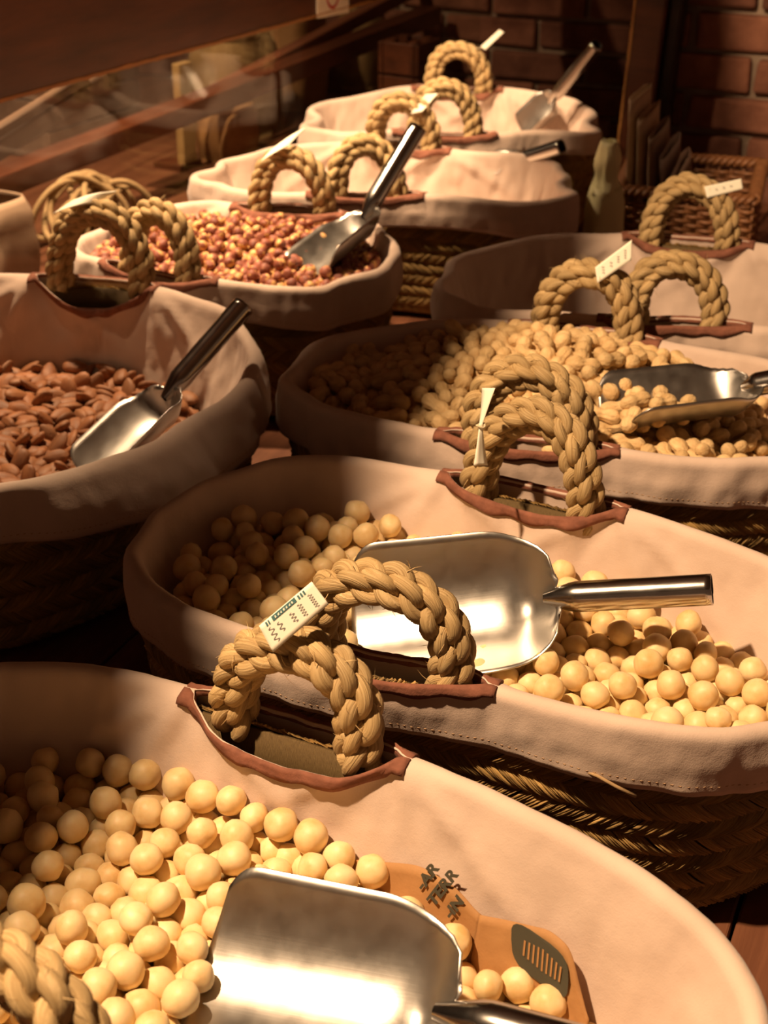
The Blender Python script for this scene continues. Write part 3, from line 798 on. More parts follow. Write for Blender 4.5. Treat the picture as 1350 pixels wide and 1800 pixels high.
# --- almonds
def f3(x, y): return H0-.112+.020*np.exp(-((x+.15)**2+(y+.05)**2)/.03)-.01*np.clip(x/.2, 0, 1)
Rm = RIMS['B3']; cnt = 620; keep3 = lambda x, y: x > -.14+.25*y*0
X = scatter(Rm, f3, cnt, .008, 3.0, keep3); d = rng.standard_normal((cnt, 3)); d[:, 2] *= .35; d /= np.linalg.norm(d, axis=1)[:, None]
rest = np.full(cnt, .0145); XX = np.empty((2*cnt, 3)); XX[0::2] = X+d*.006; XX[1::2] = X-d*.006
R2 = np.repeat(rng.uniform(.0064, .0074, cnt), 2)
XX = settle(XX, R2, f3, Rm, .002, 2, rest, 70)
C = (XX[0::2]+XX[1::2])/2; ax = XX[0::2]-XX[1::2]
up = np.array([0, 0, 1.])+rng.standard_normal((cnt, 3))*.55
Rz = rotz(Rm.rz); W = Rm.world(C); Rot = axis_frames(ax @ Rz.T, up @ Rz.T)
sz = rng.uniform(.0136, .0172, cnt); kill, _ = scoop_filter(W, np.full(cnt, .009), 2, 1.0); W, Rot, sz = W[~kill], Rot[~kill], sz[~kill]
sh = screen_share(W, np.full(len(W), .0095))
emit_nuts('almond', W, Rot, sz, sh, 300, [shape_mesh('almond', almond_shape(3, s), ALMOND) for s in range(5)], almond_shape(2, 1), ALMOND,
  'brown skin-on almond in the wide basket', 'nut', 'almonds in the wide basket', 'almond_bed', 'lower layers of brown almonds filling the wide basket', bed(Rm, f3))

# --- peanuts
def f4(x, y): return H0-.046+.050*np.exp(-((x+.02)/.15)**2-((y-.05)/.14)**2)-.022*np.clip((x-.12)/.1, 0, 1)
Rm = RIMS['B4']; cnt = 490
X = scatter(Rm, f4, cnt, .008, 3.4); d = rng.standard_normal((cnt, 3)); d[:, 2] *= .4; d /= np.linalg.norm(d, axis=1)[:, None]
rest = rng.uniform(.0160, .0195, cnt); XX = np.empty((2*cnt, 3)); XX[0::2] = X+d*.008; XX[1::2] = X-d*.008
rp = rng.uniform(.0076, .0090, cnt); R2 = np.repeat(rp, 2)
XX = settle(XX, R2, f4, Rm, .0, 2, rest, 80)
C = (XX[0::2]+XX[1::2])/2; ax = XX[0::2]-XX[1::2]; Rz = rotz(Rm.rz); W = Rm.world(C)
Rot = axis_frames(ax @ Rz.T, rng.standard_normal((cnt, 3)))
kill, _ = scoop_filter(W, np.full(cnt, .0085), 3, None); W, Rot, rp = W[~kill], Rot[~kill], rp[~kill]
Mx_, L_s, W_s, D_s = SCOOPS[3]; Mn = np.array(Mx_); ext = []
for (fx, fy, lift) in ((.93, -.35, 0), (.90, .25, 0), (.78, -.55, 0), (.76, -.05, 0), (.74, .45, 0), (.60, -.45, 0), (.60, .20, 0), (.84, -.10, .014), (.70, .20, .014), (.48, -.1, 0), (.97, .6, 0)):
    x_ = fx*L_s; hw, _ = scoop_pt(np.array([x_]), np.array([1.]), L_s, W_s, D_s); y_ = fy*hw[0]; z_ = scoop_pt(np.array([x_]), np.array([fy]), L_s, W_s, D_s)[1][0]+.0088+lift
    ext.append((x_, y_, z_))
ext = np.array(ext) @ Mn[:3, :3].T+Mn[:3, 3]; ea = rng.standard_normal((len(ext), 3)); ea[:, 2] *= .15
kl = np.min(np.linalg.norm(W[:, None]-ext[None], axis=2), 1) < .017; W, Rot, rp = W[~kl], Rot[~kl], rp[~kl]
W = np.vstack([W, ext]); Rot = np.concatenate([Rot, axis_frames(ea, rng.standard_normal((len(ext), 3)))]); rp = np.concatenate([rp, np.full(len(ext), .0081)])
sh = screen_share(W, np.full(len(W), .0125))
emit_nuts('peanut', W, Rot, rp*1.06, sh, 300, [shape_mesh('peanut', peanut_shape(4, s, .62+.05*(s % 4)), PEANUT) for s in range(7)], peanut_shape(2, 1), PEANUT,
  'unshelled tan peanut in the heaped peanut basket', 'nut', 'peanuts in the heaped basket', 'peanut_bed', 'lower layers of tan peanuts filling the oval peanut basket', bed(Rm, f4))

# --- hazelnuts
def f6(x, y): return H0-.034+.022*np.exp(-(x/.16)**2-((y-.04)/.12)**2)
Rm = RIMS['B6']; cnt = 760; R = rng.uniform(.0064, .0080, cnt)
X = settle(scatter(Rm, f6, cnt, .0075, 2.6), R, f6, Rm, .0, iters=70); W = Rm.world(X)
kill, _ = scoop_filter(W, R, 4, 1.0); W, R = W[~kill], R[~kill]; sh = screen_share(W, R)
emit_nuts('hazelnut', W, rot_from_to(len(W)), R, sh, 300, [shape_mesh('hazelnut', hazel_shape(3, s), HAZEL) for s in range(5)], hazel_shape(2, 1), HAZEL,
  'small round brown and cream hazelnut in the small basket', 'nut', 'hazelnuts in the small basket', 'hazelnut_bed', 'remaining hazelnuts filling the small basket', bed(Rm, f6))

# --- dark nuts low in the nearly empty basket
def f5(x, y): return H0-.135+0*x
Rm = RIMS['B5']; cnt = 240; R = rng.uniform(.008, .0095, cnt)
X = settle(scatter(Rm, f5, cnt, .009, .6), R, f5, Rm, .002, iters=40); W = Rm.world(X); sh = np.zeros(len(W), int)
emit_nuts('dark_nut', W, rot_from_to(len(W)), R, sh, 0, [], hazel_shape(2, 1), DARKNUT, '', 'nut', '', 'dark_nut_bed', 'thin layer of dark nuts at the bottom of the nearly empty basket', bed(Rm, f5))

# ------------------------------------------------------------------ kraft paper bag with print inside the first basket
def wall_uv(Rm, W):
    """world point -> (arclength, offset from the rim curve, height above the rims)"""
    p = Rm.local(W); i = int(np.argmin(np.sum((Rm.P-p[:2])**2, 1))); off = (p[:2]-Rm.P[i]) @ Rm.N[i]
    return i*Rm.len/Rm.M, off, p[2]-H0
def wall_hit(Rm, px, gap=.004):
    best = None
    for z in np.linspace(-.015, -.14, 126):
        q, off, zz = wall_uv(Rm, bp(px[0], px[1], z)); tgt = -(RHO+.30*(-z))-gap
        if best is None or abs(off-tgt) < best[0]: best = (abs(off-tgt), q, z)
    return best[1], best[2]
R1 = RIMS['B1']
bag = empty('kraft_bag', (R1.c[0], R1.c[1], ZR), R1.rz, 'brown kraft paper bag with dark print tucked along the cloth inside the basket', 'bag')
def on_sheet(q, z, gap=.004, wob=0.0):
    off = -(RHO+.30*np.maximum(-np.asarray(z), 0))-gap+wob
    P = R1.at(np.asarray(q, float), off, np.asarray(z, float)); return P
def sheet(name, pxs, gap, zb=-.125, fold=0.0, n=40):
    hz = [wall_hit(R1, p, gap) for p in pxs]
    q = np.array([h[0] for h in hz]); z = np.array([h[1] for h in hz])
    o = np.argsort(q); q, z = q[o], z[o]
    qs = np.linspace(q[0], q[-1], n); zt = np.interp(qs, q, z)
    k = np.ones(5)/5; zt = np.convolve(np.pad(zt, 2, 'edge'), k, 'valid')
    T = np.linspace(0, 1, 12); Z = zt[:, None]*(1-T)+zb*T
    wob = np.array([[.002*nz(a*30, b*25) for b in T] for a in qs])
    P = on_sheet(qs[:, None]+0*Z, Z, gap, wob)
    s_ = meshobj(name, P.reshape(-1, 3), gridF(n, 12), KRAFT, bag, True, solid=.0006)
    return s_, qs, zt
s1, q1, z1 = sheet('paper_panel', [(545, 1508), (640, 1512), (740, 1522), (800, 1558), (848, 1612)], .010)
s2, q2, z2 = sheet('paper_panel', [(845, 1608), (905, 1622), (965, 1634), (1003, 1668), (1016, 1730), (1034, 1795)], .013)
def text_mesh(body, size):
    cu = bpy.data.curves.new('t', 'FONT'); cu.body = body; cu.size = size; cu.resolution_u = 3; cu.extrude = 0; cu.offset = size*.045
    o = bpy.data.objects.new('t', cu); COL.objects.link(o); bpy.context.view_layer.update()
    me = bpy.data.meshes.new_from_object(o.evaluated_get(bpy.context.evaluated_depsgraph_get()))
    V = np.array([v.co[:] for v in me.vertices]); F = [list(p.vertices) for p in me.polygons]
    bpy.data.objects.remove(o); bpy.data.curves.remove(cu); bpy.data.meshes.remove(me); return V, F
def qz(px): return np.array(wall_hit(R1, px, .010))
p0 = qz((772, 1592)); rd_ = qz((812, 1544))-p0; rd_ /= np.linalg.norm(rd_); up_ = np.array([-rd_[1], rd_[0]]); up_ *= np.sign(up_ @ (qz((748, 1578))-p0))
for line, px, sz_ in (('-AR', (744, 1563), .0112), ('TERR', (766, 1591), .0112), ('-IN', (795, 1612), .0108)):
    V, F = text_mesh(line, sz_); q0_ = qz(px); Q = q0_[0]+V[:, 0]*rd_[0]*1.15+V[:, 1]*up_[0]*.9; Z = q0_[1]+V[:, 0]*rd_[1]*1.15+V[:, 1]*up_[1]*.9
    meshobj('print_lettering', on_sheet(Q, np.minimum(Z, -.005), .0122), F, KINK, s1, False)
qb, zb_ = wall_hit(R1, (955, 1680), .013)
mb = MB(); n = 22; aa = np.linspace(0, 2*PI, n, endpoint=False)
ox = .030*np.sign(np.cos(aa))*np.abs(np.cos(aa))**.55; oy = .014*np.sign(np.sin(aa))*np.abs(np.sin(aa))**.55
P = on_sheet(qb-(ox*.80-oy*.3), zb_+oy-.002-ox*.10, .0152); mb.add(P, [tuple(range(n))]); badge = mb.build('print_badge', KINK, s2)
mb = MB()
for i in range(9):
    x0 = -.017+i*.0047; w0 = .0009; h0 = .0085-.0006*abs(i-4)
    xs = np.array([x0-w0, x0+w0, x0+w0+.002, x0-w0+.002]); ys = np.array([-h0*.6, -h0*.6, h0, h0])
    mb.add(on_sheet(qb-(xs*.80-ys*.3), zb_+ys-.002-xs*.10, .0162), [(0, 1, 2, 3)])
mb.build('badge_lines', KRAFT, badge)

# ------------------------------------------------------------------ price tags tied on the handles
def handle_top(n, which, h=.075):
    Rm = RIMS[n]; hd = HAND[n][0 if which == 'near' else 1]; q = (Rm.near if which == 'near' else Rm.far)+hd[0]
    p, _ = frame_at(Rm, q, 0, h); return Vector(Rm.world(p))
def make_tag(label, n, corners, bend=.0, marks=True, dd=(0, 0, 0, 0), curl=0.0, which='far', back=-.017):
    top = handle_top(n, which); dep = dep_of(top)+back
    C = [np.array(at_depth(x, y, dep+d)) for (x, y), d in zip(corners, dd)]     # a: start low, b: start high, c: end high, d: end low
    nu, nv = 22, 7; U, Vv = np.meshgrid(np.linspace(0, 1, nu), np.linspace(0, 1, nv), indexing='ij')
    cam_dir = np.array(UPC)
    def surf(u, v, lift=0.0):
        u = np.asarray(u)[..., None]; v = np.asarray(v)[..., None]
        P = C[0]*(1-u)*(1-v)+C[1]*(1-u)*v+C[3]*u*(1-v)+C[2]*u*v
        return P+cam_dir*(bend*np.sin(u*PI)+curl*u**3+lift)
    loc = Vector(C[0]); root = empty('price_tag', loc, 0, label, 'price tag')
    meshobj('tag_card', (surf(U, Vv)-np.array(loc)).reshape(-1, 3), gridF(nu, nv), PAPER, root, True, solid=.0004)
    if marks:
        mb = MB()
        for (u0, v0, ln, amp, cy) in marks:
            t = np.linspace(0, 1, 26); u = u0+.030*np.sin(t*cy*2*PI)*amp; v = v0+ln*(t-.5)
            for i in range(25):
                du, dv = .011, .0
                q_u = np.array([u[i]-du, u[i]+du, u[i+1]+du, u[i+1]-du]); q_v = np.array([v[i], v[i], v[i+1], v[i+1]])
                mb.add(surf(q_u, q_v, .0005)-np.array(loc), [(0, 1, 2, 3)])
        mb.build('handwriting', INK, root)
    m_ = (C[0]+C[3]+C[1]+C[2])/4; lo = min(C, key=lambda c: c[2])
    a = np.array(top)+np.array([0, 0, -.010]); P = [lo*.8+m_*.2-np.array(loc), (lo*.5+a*.5)+np.array([.002, 0, .004])-np.array(loc), a-np.array(loc)]
    t = np.linspace(0, 1, 10)[:, None]; Pb = (1-t)**2*P[0]+2*t*(1-t)*P[1]+t*t*P[2]
    MB().tube(Pb, .0007, 6).build('tie_string', STRING, root, True)
    return root, surf, np.array(loc)
mk = [(.14, .45, .55, 1.2, 3), (.28, .5, .35, 1.0, 2), (.50, .45, .38, 1.0, 3), (.66, .45, .50, 1.0, 5), (.86, .45, .55, 1.0, 6)]
rt, sf, lc = make_tag('cream price tag with a teal printed bar on the handle between the two macadamia baskets', 'B1', [(480, 1147), (455, 1100), (548, 1022), (578, 1062)], .0, mk, curl=.001)
mb = MB()
u = np.linspace(.22, .66, 12)
for i in range(11):
    mb.add(sf(np.array([u[i], u[i+1], u[i+1], u[i]]), np.array([.80, .80, .97, .97]), .0005)-lc, [(0, 1, 2, 3)])
for (a0, a1) in ((.10, .13), (.145, .17), (.70, .73), (.75, .78), (.80, .83)):
    mb.add(sf(np.array([a0, a1, a1, a0]), np.array([.80, .80, .95, .95]), .0005)-lc, [(0, 1, 2, 3)])
mb.build('printed_bar', TEAL, rt)
mb = MB()
for i in range(7):
    a0 = .27+i*.052; mb.add(sf(np.array([a0, a0+.022, a0+.022+.01*(i % 2), a0]), np.array([.84, .84, .92, .92-.02*(i % 3)]), .0009)-lc, [(0, 1, 2, 3)])
mb.build('bar_lettering', PAPER, rt)
mk2 = [(.20, .5, .5, 1, 3), (.42, .5, .35, 1, 2), (.62, .5, .4, 1, 3), (.82, .5, .5, 1, 4)]
make_tag('white price tag on the far handle of the peanut basket', 'B4', [(1050, 498), (1046, 470), (1110, 422), (1109, 458)], .002, mk2, curl=.003)
make_tag('white price tag on the handle in front of the wicker tray', 'B5', [(1243, 348), (1238, 328), (1303, 314), (1306, 332)], .0, [(.3, .5, .2, 1, 2), (.5, .5, .25, 1, 2), (.7, .5, .2, 1, 3)])
make_tag('curled cream price tag on the almond basket handle', 'B3', [(92, 376), (128, 352), (207, 335), (168, 357)], .010, None, (0, .01, .03, .01))
make_tag('folded cream price tag on the far handle of the hazelnut basket', 'B6', [(458, 284), (478, 262), (537, 224), (505, 258)], .006, None, (0, .01, .02, 0))
make_tag('olive price tag seen edge-on above the handle behind the hazelnut basket', 'B7', [(722, 200), (748, 166), (770, 164), (742, 196)], .0, None, (0, .02, .03, .0))
make_tag('narrow white price tag standing on the handle of the end basket', 'B8', [(853, 88), (845, 82), (878, 52), (886, 57)], .0, None)
# twisted paper tag on the far handle of the second macadamia basket
top = handle_top('B2', 'far'); dep = dep_of(top)-.03
tw = empty('price_tag', at_depth(845, 748, dep), 0, 'twisted bow-shaped cream price tag on the handle beside the peanut basket', 'price tag')
ys = np.linspace(682, 818, 30); wd = 3.0+8.5*np.abs((ys-748)/66)**1.3; xc = np.interp(ys, [682, 748, 818], [859, 845, 845])
G = np.array([[np.array(at_depth(x+s_*w_, y, dep+.006*s_*math.sin((y-748)/40)-.004*abs(y-748)/70)) for s_ in (-1, -.33, .33, 1)] for x, y, w_ in zip(xc, ys, wd)])
meshobj('tag_card', (G-np.array(tw.location)).reshape(-1, 3), gridF(30, 4), PAPER, tw, True, solid=.0004)
kn = MB()
t = np.linspace(0, 2*PI, 20); kn.tube(np.stack([.0035*np.cos(t), .0035*np.sin(t), .0008*np.sin(2*t)], 1), .001, 6)
kn.tube([[0, 0, 0], [.004, .01, .004], [.012, .022, .002]], .0008, 6); kn.build('tie_string', STRING, tw, True)

# ------------------------------------------------------------------ glass guard with wooden rail behind the back row
BR = math.radians(59.5)
def bn(r, n): return (r*math.cos(BR)-n*math.sin(BR), r*math.sin(BR)+n*math.cos(BR))
def ray_n(px, n0):           # pixel -> point on the upright plane n = n0 of the guard
    d = ray(*px); k = -d[0]*math.sin(BR)+d[1]*math.cos(BR); t = n0/k
    return Vector((d[0]*t, d[1]*t, CAMZ+d[2]*t))
NB = 1.53
gx, gy = bn(1.8, NB+.022)
rail = empty('top_rail', (gx, gy, ZR+.143), BR, 'thick dark red-brown timber rail with a splintered lower edge over the glass', 'rail')
bevel(MB().box((0, 0, .085), (2.5, .044, .170)).build('timber', DARKWOOD, rail), .004)
mb = MB(); n = 260; xs = np.linspace(-1.25, 1.25, n)
for i in range(n-1):
    h0, h1 = .003+.004*abs(nz(xs[i]*25, 1)), .003+.004*abs(nz(xs[i+1]*25, 1)); d0, d1 = -.002+.002*nz(xs[i]*60, 3), -.002+.002*nz(xs[i+1]*60, 3)
    mb.add([(xs[i], -.0235, d0), (xs[i+1], -.0235, d1), (xs[i+1], -.0240, h1), (xs[i], -.0240, h0), (xs[i], .02, d0-.001), (xs[i+1], .02, d1-.001)], [(0, 1, 2, 3), (4, 5, 1, 0)])
mb.build('splintered_edge', WORN, rail)
# sticker with a red ring on the rail
stk = empty('rail_sticker', ray_n((585, 33), NB-.0015), BR, 'cream paper sticker with a red ring on the timber rail', 'sticker')
L_ = np.array(stk.location); Ri = rotz(-BR)
def loc_px(px, n0): return (np.array(ray_n(px, n0))-L_) @ Ri.T
q = [loc_px(p, NB-.0015) for p in ((557, 33), (613, 22), (613, -58), (557, -58))]
meshobj('sticker_sheet', q, [(0, 1, 2, 3)], mat('sticker_paper', (.72, .60, .45), .7)[0], stk, False, solid=.0006)
c0 = loc_px((585, -14), NB-.0025); rd = 29*dep_of(L_)/FPX; t = np.linspace(0, 2*PI, 48)
V = np.concatenate([c0+np.stack([np.cos(t)*rd*.78, 0*t, np.sin(t)*rd*.98], 1), c0+np.stack([np.cos(t)*rd*.60, 0*t, np.sin(t)*rd*.80], 1)])
meshobj('red_ring', V, [(i, i+1, 49+i, 48+i) for i in range(47)], mat('sticker_red', (.42, .02, .025), .6)[0], stk, False)
# glass panes
gm = bpy.data.materials.new('glass'); gm.use_nodes = True; nt = gm.node_tree; nt.nodes.clear()
out = nt.nodes.new('ShaderNodeOutputMaterial'); mx = nt.nodes.new('ShaderNodeMixShader'); tr = nt.nodes.new('ShaderNodeBsdfTransparent'); gl = nt.nodes.new('ShaderNodeBsdfGlossy')
lw = nt.nodes.new('ShaderNodeLayerWeight'); lw.inputs[0].default_value = .5; gl.inputs['Roughness'].default_value = .03; tr.inputs[0].default_value = (.95, .96, .94, 1)
pw = node(nt, 'ShaderNodeMath', operation='POWER'); pw.inputs[1].default_value = 4.0; nt.links.new(lw.outputs['Facing'], pw.inputs[0])
ma = node(nt, 'ShaderNodeMath', operation='MULTIPLY_ADD'); ma.inputs[1].default_value = .5; ma.inputs[2].default_value = .035; nt.links.new(pw.outputs[0], ma.inputs[0])
nt.links.new(ma.outputs[0], mx.inputs[0]); nt.links.new(tr.outputs[0], mx.inputs[1]); nt.links.new(gl.outputs[0], mx.inputs[2]); nt.links.new(mx.outputs[0], out.inputs[0])
gg = empty('glass_guard', (gx, gy, TABLE), BR, 'clear glass guard standing behind the back row of baskets', 'glass')
MB().box((-.40, 0, .170), (1.70, .006, .322)).build('glass_pane', gm, gg)
MB().box((.86, 0, .170), (.78, .006, .322)).build('glass_pane', gm, gg)
MB().box((0, 0, .0035), (2.5, .014, .007)).build('bottom_channel', mat('channel_metal', (.35, .30, .25), .4, .8)[0], gg)
# slanted board under the rail at its near end
pA, pB = ray_n((-40, 283), NB+.06), ray_n((185, 145), NB+.05)
def board(name, pa, pb, w_, th_, m, label=None, cat=None, kind=None):
    pa, pb = Vector(pa), Vector(pb); ex = (pb-pa).normalized(); side = Vector((-math.sin(BR), math.cos(BR), 0)); ey = (side-ex*side.dot(ex)).normalized(); ez = ex.cross(ey)
    o = bevel(MB().box(((pb-pa).length/2, 0, 0), ((pb-pa).length, th_, w_)).build(name, m), .003)
    M4 = Matrix((ex, ey, ez)).transposed().to_4x4(); M4.translation = pa; o.matrix_world = M4
    return tag(o, label, cat, None, kind)
board('slanted_board', pA, pB, .030, .02, GREYWOOD, 'grey-brown wooden strip slanting up to the timber rail', 'board')
board('slanted_board', ray_n((-40, 258), NB+.065), ray_n((150, 140), NB+.055), .022, .02, GREYWOOD, 'upper grey-brown strip slanting beside the timber rail', 'board')
# second rail behind the glass
NC = 1.78
pA, pB = ray_n((-80, 352), NC), ray_n((760, 25), NC)
board('back_rail', pA, pB, .040, .05, DARKWOOD, 'dark wooden rail running behind the glass guard', 'rail')
board('back_rail', ray_n((250, 232), NC+.05), ray_n((860, -90), NC+.05), .030, .03, m_wood('red_wood', (.13, .04, .02), (.22, .08, .04)), 'reddish wooden rail crossing behind the glass above the dark rail', 'rail')

# ------------------------------------------------------------------ goods behind the glass
OLIVE = m_wood('sack_paper', (.22, .13, .05), (.32, .20, .08), (20, 20, 20), .8)
PINKB = m_wood('pink_card', (.40, .27, .19), (.48, .33, .24), (20, 20, 20), .8)
def sack(name, c, size, rz, m, label, cat, seed, roll=True):
    """soft upright bag with a rolled mouth"""
    nu, nv = 40, 16; V = []
    for i in range(nv):
        t = i/(nv-1); f = (.90+.16*math.sin(min(t*1.5, 1)*PI*.8)) if t < .82 else 1.02-.25*((t-.82)/.18)
        for j in range(nu):
            a = 2*PI*j/nu; e = .55; x = np.sign(math.cos(a))*abs(math.cos(a))**e; y = np.sign(math.sin(a))*abs(math.sin(a))**e
            k = 1+.05*nz(x*2+seed, y*2, t*3)
            V.append((x*size[0]/2*f*k, y*size[1]/2*f*k, t*size[2]))
    V = np.array(V).reshape(nv, nu, 3); F = gridF(nv, nu).tolist()+[[i*nu+nu-1, (i+1)*nu+nu-1, (i+1)*nu, i*nu] for i in range(nv-1)]+[list(range(nu))[::-1]]
    rt_ = empty(name, c, rz, label, cat)
    meshobj('bag_body', V.reshape(-1, 3), F, m, rt_, True, solid=.002)
    if roll:
        P = V[-1]*[1, 1, 1]; P = np.vstack([P, P[:1]]); MB().tube(P, .008, 8, False).build('rolled_mouth', m, rt_, True)
    return rt_
def crate(c, size, rz, m, label, slats=4):
    rt_ = empty('wooden_crate', c, rz, label, 'crate'); w_, d_, h_ = size
    for sgn in (-1, 1):
        for i in range(slats):
            z = h_*(i+.5)/slats
            bevel(MB().box((0, sgn*(d_/2-.006), z), (w_, .011, h_/slats-.006)).build('slat', m, rt_), .0015)
            bevel(MB().box((sgn*(w_/2-.006), 0, z), (.011, d_-.026, h_/slats-.006)).build('slat', m, rt_), .0015)
    for sx in (-1, 1):
        for sy in (-1, 1): MB().box((sx*(w_/2-.022), sy*(d_/2-.022), h_/2), (.02, .02, h_)).build('corner_post', m, rt_)
    MB().box((0, 0, .006), (w_-.03, d_-.03, .010)).build('bottom_board', m, rt_)
    return rt_
def gp(px, n0): v = ray_n(px, n0); return (v[0], v[1], TABLE)
sack('paper_bag', gp((-5, 400), 1.66), (.10, .09, .155), BR, PINKB, 'pinkish beige paper bag behind the glass beside the rope bundle', 'bag', 1, False)
sack('paper_sack', gp((420, 300), 1.95), (.20, .14, .22), BR, OLIVE, 'olive brown paper sack with rolled mouth behind the glass', 'sack', 2)
sack('paper_sack', gp((520, 250), 2.02), (.19, .13, .25), BR+.2, KRAFT, 'tall kraft brown paper sack behind the glass', 'sack', 3)
sack('paper_sack', gp((645, 190), 1.98), (.17, .10, .19), BR, OLIVE, 'wide olive paper sack behind the end basket', 'sack', 4)
bd = empty('pale_plank', gp((332, 322), 1.88), BR, 'upright pale wooden plank standing behind the glass', 'plank')
bevel(MB().box((0, 0, .105), (.042, .018, .21)).build('plank_body', m_wood('pale_wood', (.30, .18, .07), (.40, .26, .11)), bd), .002)
MB().box((0, .025, .006), (.07, .07, .012)).build('plank_foot', DARKWOOD, bd)
sack('paper_sack', gp((405, 316), 1.86), (.13, .09, .105), BR, KRAFT, 'low open kraft sack in front of the olive sack behind the glass', 'sack', 6)
crate(gp((120, 330), 2.25), (.30, .20, .24), BR, GREYWOOD, 'grey wooden crate in the dark behind the rope bundle')
crate(gp((720, 105), 1.62), (.10, .10, .21), BR, DARKWOOD, 'dark wooden crate beside the end basket', 3)
# bundle of rope loops
rb = empty('rope_bundle', gp((165, 350), 1.67), BR, 'tangled bundle of pale brown rope behind the glass', 'rope')
for i in range(13):
    t = np.linspace(0, 2*PI, 60); a, b = rng.uniform(.05, .10), rng.uniform(.035, .06); tl = rng.uniform(-.5, .5); ph = rng.uniform(0, 6)
    P = np.stack([a*np.cos(t)+rng.uniform(-.05, .06), .02*np.sin(2*t+ph)+rng.uniform(-.03, .03), .075+b*np.sin(t)+.010*np.sin(3*t+ph)], 1)
    P = P @ np.array([[math.cos(tl), 0, math.sin(tl)], [0, 1, 0], [-math.sin(tl), 0, math.cos(tl)]]).T; P[:, 2] -= min(0, P[:, 2].min()-.006)
    MB().tube(P, .0052, 8, False).build('rope_loop', ROPE2 if 'ROPE2' in globals() else OLIVE, rb, True)

# ------------------------------------------------------------------ end walls of brick, post
def brick_wall(name, org, dirang, width, z0, z1, thick, skip=0):
    o = MB().box((width/2, thick/2+.008, (z0+z1)/2), (width, thick, z1-z0)).build(name, MORTAR); o.location = (org[0], org[1], 0); o.rotation_euler = (0, 0, dirang); struct(o)
    bl, bh, g = .225, .062, .012; row = 0; z = max(z0, TABLE-.1)
    mes = []
    for k in range(4):
        mbb = MB().box((0, 0, 0), (bl, .05, bh)); me_o = mbb.build('brick', BRICK); V = np.array([v.co[:] for v in me_o.data.vertices]); mes.append(me_o.data)
        for v in me_o.data.vertices: v.co += Vector((rng.uniform(-.004, .004), rng.uniform(-.004, .002), rng.uniform(-.003, .003)))
        bpy.data.objects.remove(me_o)
    while z < min(z1, TABLE+.75)-bh:
        x = -(row % 2)*(bl+g)/2
        while x < width:
            x0, x1 = max(x, 0), min(x+bl, width)
            if x1-x0 > .03:
                b_ = bpy.data.objects.new('brick', mes[int(rng.integers(4))]); COL.objects.link(b_); b_.parent = o
                b_.location = ((x0+x1)/2, .018+rng.uniform(-.005, .003), z+bh/2); b_.scale = ((x1-x0)/bl, 1, 1); b_.rotation_euler = (0, rng.uniform(-.01, .01), rng.uniform(-.015, .015))
                md = b_.modifiers.new('bevel', 'BEVEL'); md.width = .006; md.segments = 2
            x += bl+g
        z += bh+g; row += 1
    return o
WD = ROW-PI/2
wo = Vector((.468, 2.905)); dv = Vector((math.cos(WD), math.sin(WD))); nv_ = Vector((-dv.y, dv.x))
brick_wall('wall_end', wo, WD, 1.5, 0, 2.9, .25)
ro = wo+nv_*.66-dv*2.4
brick_wall('wall_recess', ro, WD, 2.75, 0, 2.9, .2)
wl = MB().box((0, 0, 1.45), (5, .1, 2.9)).build('wall_left', m_wood('plaster_dark', (.09, .07, .055), (.14, .11, .085), (4, 4, 4), .9)); x, y = bn(1.6, 2.90); wl.location = (x, y, 0); wl.rotation_euler = (0, 0, BR); struct(wl)
struct(MB().box((0, 1.8, 2.92), (7, 8, .04)).build('ceiling', m_wood('ceiling_plaster', (.35, .26, .19), (.42, .32, .24), (3, 3, 3), .9)))
pp = bp(1118, 262, -.13); po = Vector((pp[0]-.015, pp[1]-.098, TABLE))
post = empty('wooden_post', po, WD, 'upright dark red-brown wooden post with a worn orange edge against the brick wall', 'post'); post.rotation_euler = (0, .05, WD)
bevel(MB().box((-.006, 0, .8), (.058, .07, 1.6)).build('post_timber', DARKWOOD, post), .004)
bevel(MB().box((.036, .012, .8), (.022, .05, 1.6)).build('side_board', m_wood('blackish_wood', (.02, .010, .006), (.04, .02, .012)), post), .003)
mb = MB(); zz = np.linspace(.01, .8, 120)
for i in range(119):
    w0, w1 = .004+.004*abs(nz(zz[i]*9, 5)), .004+.004*abs(nz(zz[i+1]*9, 5))
    mb.add([(-.036, -.0365, zz[i]), (-.036+w0, -.0365, zz[i]), (-.036+w1, -.0365, zz[i+1]), (-.036, -.0365, zz[i+1]), (-.0365, -.02, zz[i]), (-.0365, -.02, zz[i+1])], [(0, 1, 2, 3), (4, 0, 3, 5)])
mb.build('worn_edge', WORN, post)

# ------------------------------------------------------------------ wicker tray with folded paper bags
WICK = m_wood('wicker', (.16, .06, .022), (.30, .13, .05), (40, 40, 40), .5)
tr_o = Vector((.372, 2.35, TABLE)); TA = math.radians(74)-PI/2
tray = empty('wicker_tray', tr_o, TA, 'rectangular brown wicker tray with a plaited rim in front of the brick wall', 'tray')
TW, TD, THT = .215, .235, .140
def perim(t):                # closed rounded rectangle, t in 0..1
    L = 2*(TW+TD); s_ = (t % 1)*L
    if s_ < TW: return s_, 0., 0
    if s_ < TW+TD: return TW, s_-TW, 1
    if s_ < 2*TW+TD: return TW-(s_-TW-TD), TD, 2
    return 0., TD-(s_-2*TW-TD), 3
nrm4 = [(0, -1), (1, 0), (0, 1), (-1, 0)]
stk_n = 44
for i in range(stk_n):
    x, y, sd = perim((i+.5)/stk_n); MB().tube([[x, y, .001], [x, y, THT-.005]], .0022, 6).build('stake', WICK, tray, True)
rows_ = 17
